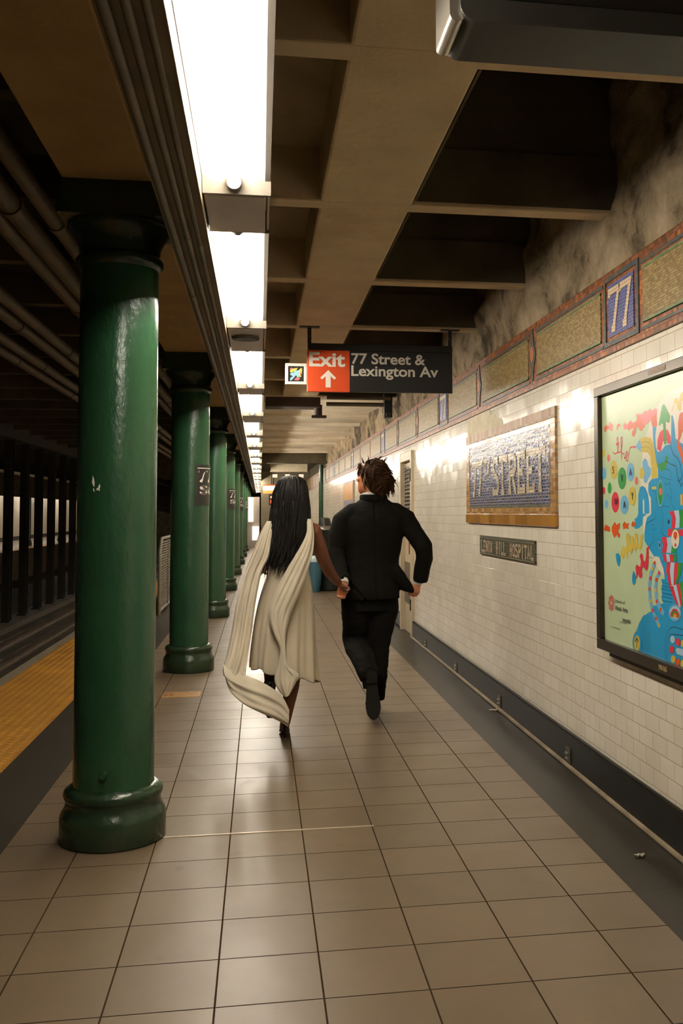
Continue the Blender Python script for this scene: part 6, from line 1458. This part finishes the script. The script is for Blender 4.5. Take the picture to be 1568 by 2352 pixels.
def cloth(rows, nu, nv, folds, amp, seed, fl=0.0):
    A = [r_[0] for r_ in rows]; B = [r_[1] for r_ in rows]
    def fn(u, v):
        p = catmull(A, v).lerp(catmull(B, v), u)
        e = min(1, v * 5)
        p.y -= e * amp * (math.sin(folds * 2 * math.pi * u + 1.6 * math.sin(3 * v + seed)) + .5 * math.sin(folds * 4.4 * math.pi * u + 5 * v + seed))
        p.y -= fl * math.sin(math.pi * u)
        p.y += .012 * noise.noise(Vector((u * 3 + seed, v * 5, seed)))
        return p
    return MB().grid(fn, nu, nv)
for nm, rows_, folds, amp, seed, fl in (('sash', SASH_LEFT, 2.4, .011, 1.0, .02), ('sash', SASH_CURL, 1.6, .008, 4.0, .035), ('sash', SASH_RIGHT, 1.8, .009, 2.2, .02)):
    o = obj(nm, cloth(rows_, 40, 90, folds, amp, seed, fl), M['sash'], woman, angle=180, recalc=False)
    o.modifiers.new('thick', 'SOLIDIFY').thickness = .003

# long straight black hair
random.seed(9)
HR = [(1.607, .192, .026, .034), (1.597, .192, .058, .072), (1.575, .192, .082, .098), (1.54, .190, .096, .112), (1.50, .188, .108, .114), (1.45, .187, .114, .108), (1.40, .186, .120, .098), (1.34, .185, .124, .090), (1.28, .181, .124, .086), (1.22, .170, .116, .082), (1.16, .150, .098, .072), (1.10, .125, .070, .055), (1.06, .105, .042, .036), (1.035, .096, .016, .016)]
h = MB()
def hf(a, i): return 1 + .035 * math.sin(13 * a + .7 * i) + .025 * math.sin(29 * a - .5 * i)
h.rings([(cx, WY - .055 - .02 * max(0, 1.45 - z), z, rx, ry) for z, cx, rx, ry in HR[::-1]], 120, True, 0, hf)
for i in range(260):
    a = random.uniform(math.pi, 2 * math.pi)
    z = random.uniform(1.18, 1.57)
    j_ = min(range(len(HR)), key=lambda q_: abs(HR[q_][0] - z)); zz, cx, rx, ry = HR[j_]
    p = (cx + rx * .97 * math.cos(a), WY - .055 - .02 * max(0, 1.45 - zz) + ry * .97 * math.sin(a), zz)
    lean = -.28 if z < 1.35 else -.05
    lock(h, p, (lean + (.12 - p[0] + .06) * .8 + random.gauss(0, .06), -.03, -1), random.uniform(.10, .26), random.uniform(.004, .009), (-.12 + random.gauss(0, .12), .05, 0), .4, 8, .1)
for i in range(90):
    x = random.uniform(.06, .21)
    lock(h, (x, WY - .12 + random.gauss(0, .012), 1.16 + random.uniform(-.05, .08)), (-.38 + random.gauss(0, .12), -.05, -1), random.uniform(.08, .16), random.uniform(.003, .006), (-.1 + random.gauss(0, .25), 0, 0), .4, 8, .1)
obj('hair', h, M['hair_black'], woman, angle=180, recalc=False)

# heeled shoes
def heel_shoe(T):
    s_ = MB(); P = lambda x, y, z: T @ Vector((x, y, z))
    s_.tube([P(0, -.018, .088), P(0, .0, .082), P(0, .05, .050), P(0, .10, .020), P(0, .15, .010), P(0, .185, .008)], [(.022, .014), (.029, .016), (.027, .013), (.033, .012), (.035, .011), (.012, .007)], 14, tuple((T.to_3x3() @ Vector((0, 0, 1)))))
    s_.tube([P(0, -.012, .085), P(0, -.016, .05), P(0, -.014, 0.0)], [(.018, .014), (.010, .009), (.006, .006)], 12, tuple((T.to_3x3() @ Vector((0, 1, 0)))))
    return s_
T1 = Matrix.Translation((.157, WY - .005, .0))
T2 = Matrix.Translation((.062, WY - .225, .355)) @ Matrix.Rotation(R(-98), 4, 'X') @ Matrix.Translation((0, 0, -.06))
for T_ in (T1, T2):
    o = obj('heeled_shoe', heel_shoe(T_), M['shoe'], woman, angle=50)
    s2 = MB().tube([T_ @ Vector((.034 * math.cos(a), -.004 + .034 * math.sin(a), .125 + .006 * math.sin(a))) for a in [i * math.pi / 8 for i in range(16)]], [.004] * 16, 6, closed=True)
    obj('ankle_strap', s2, M['shoe'], o)
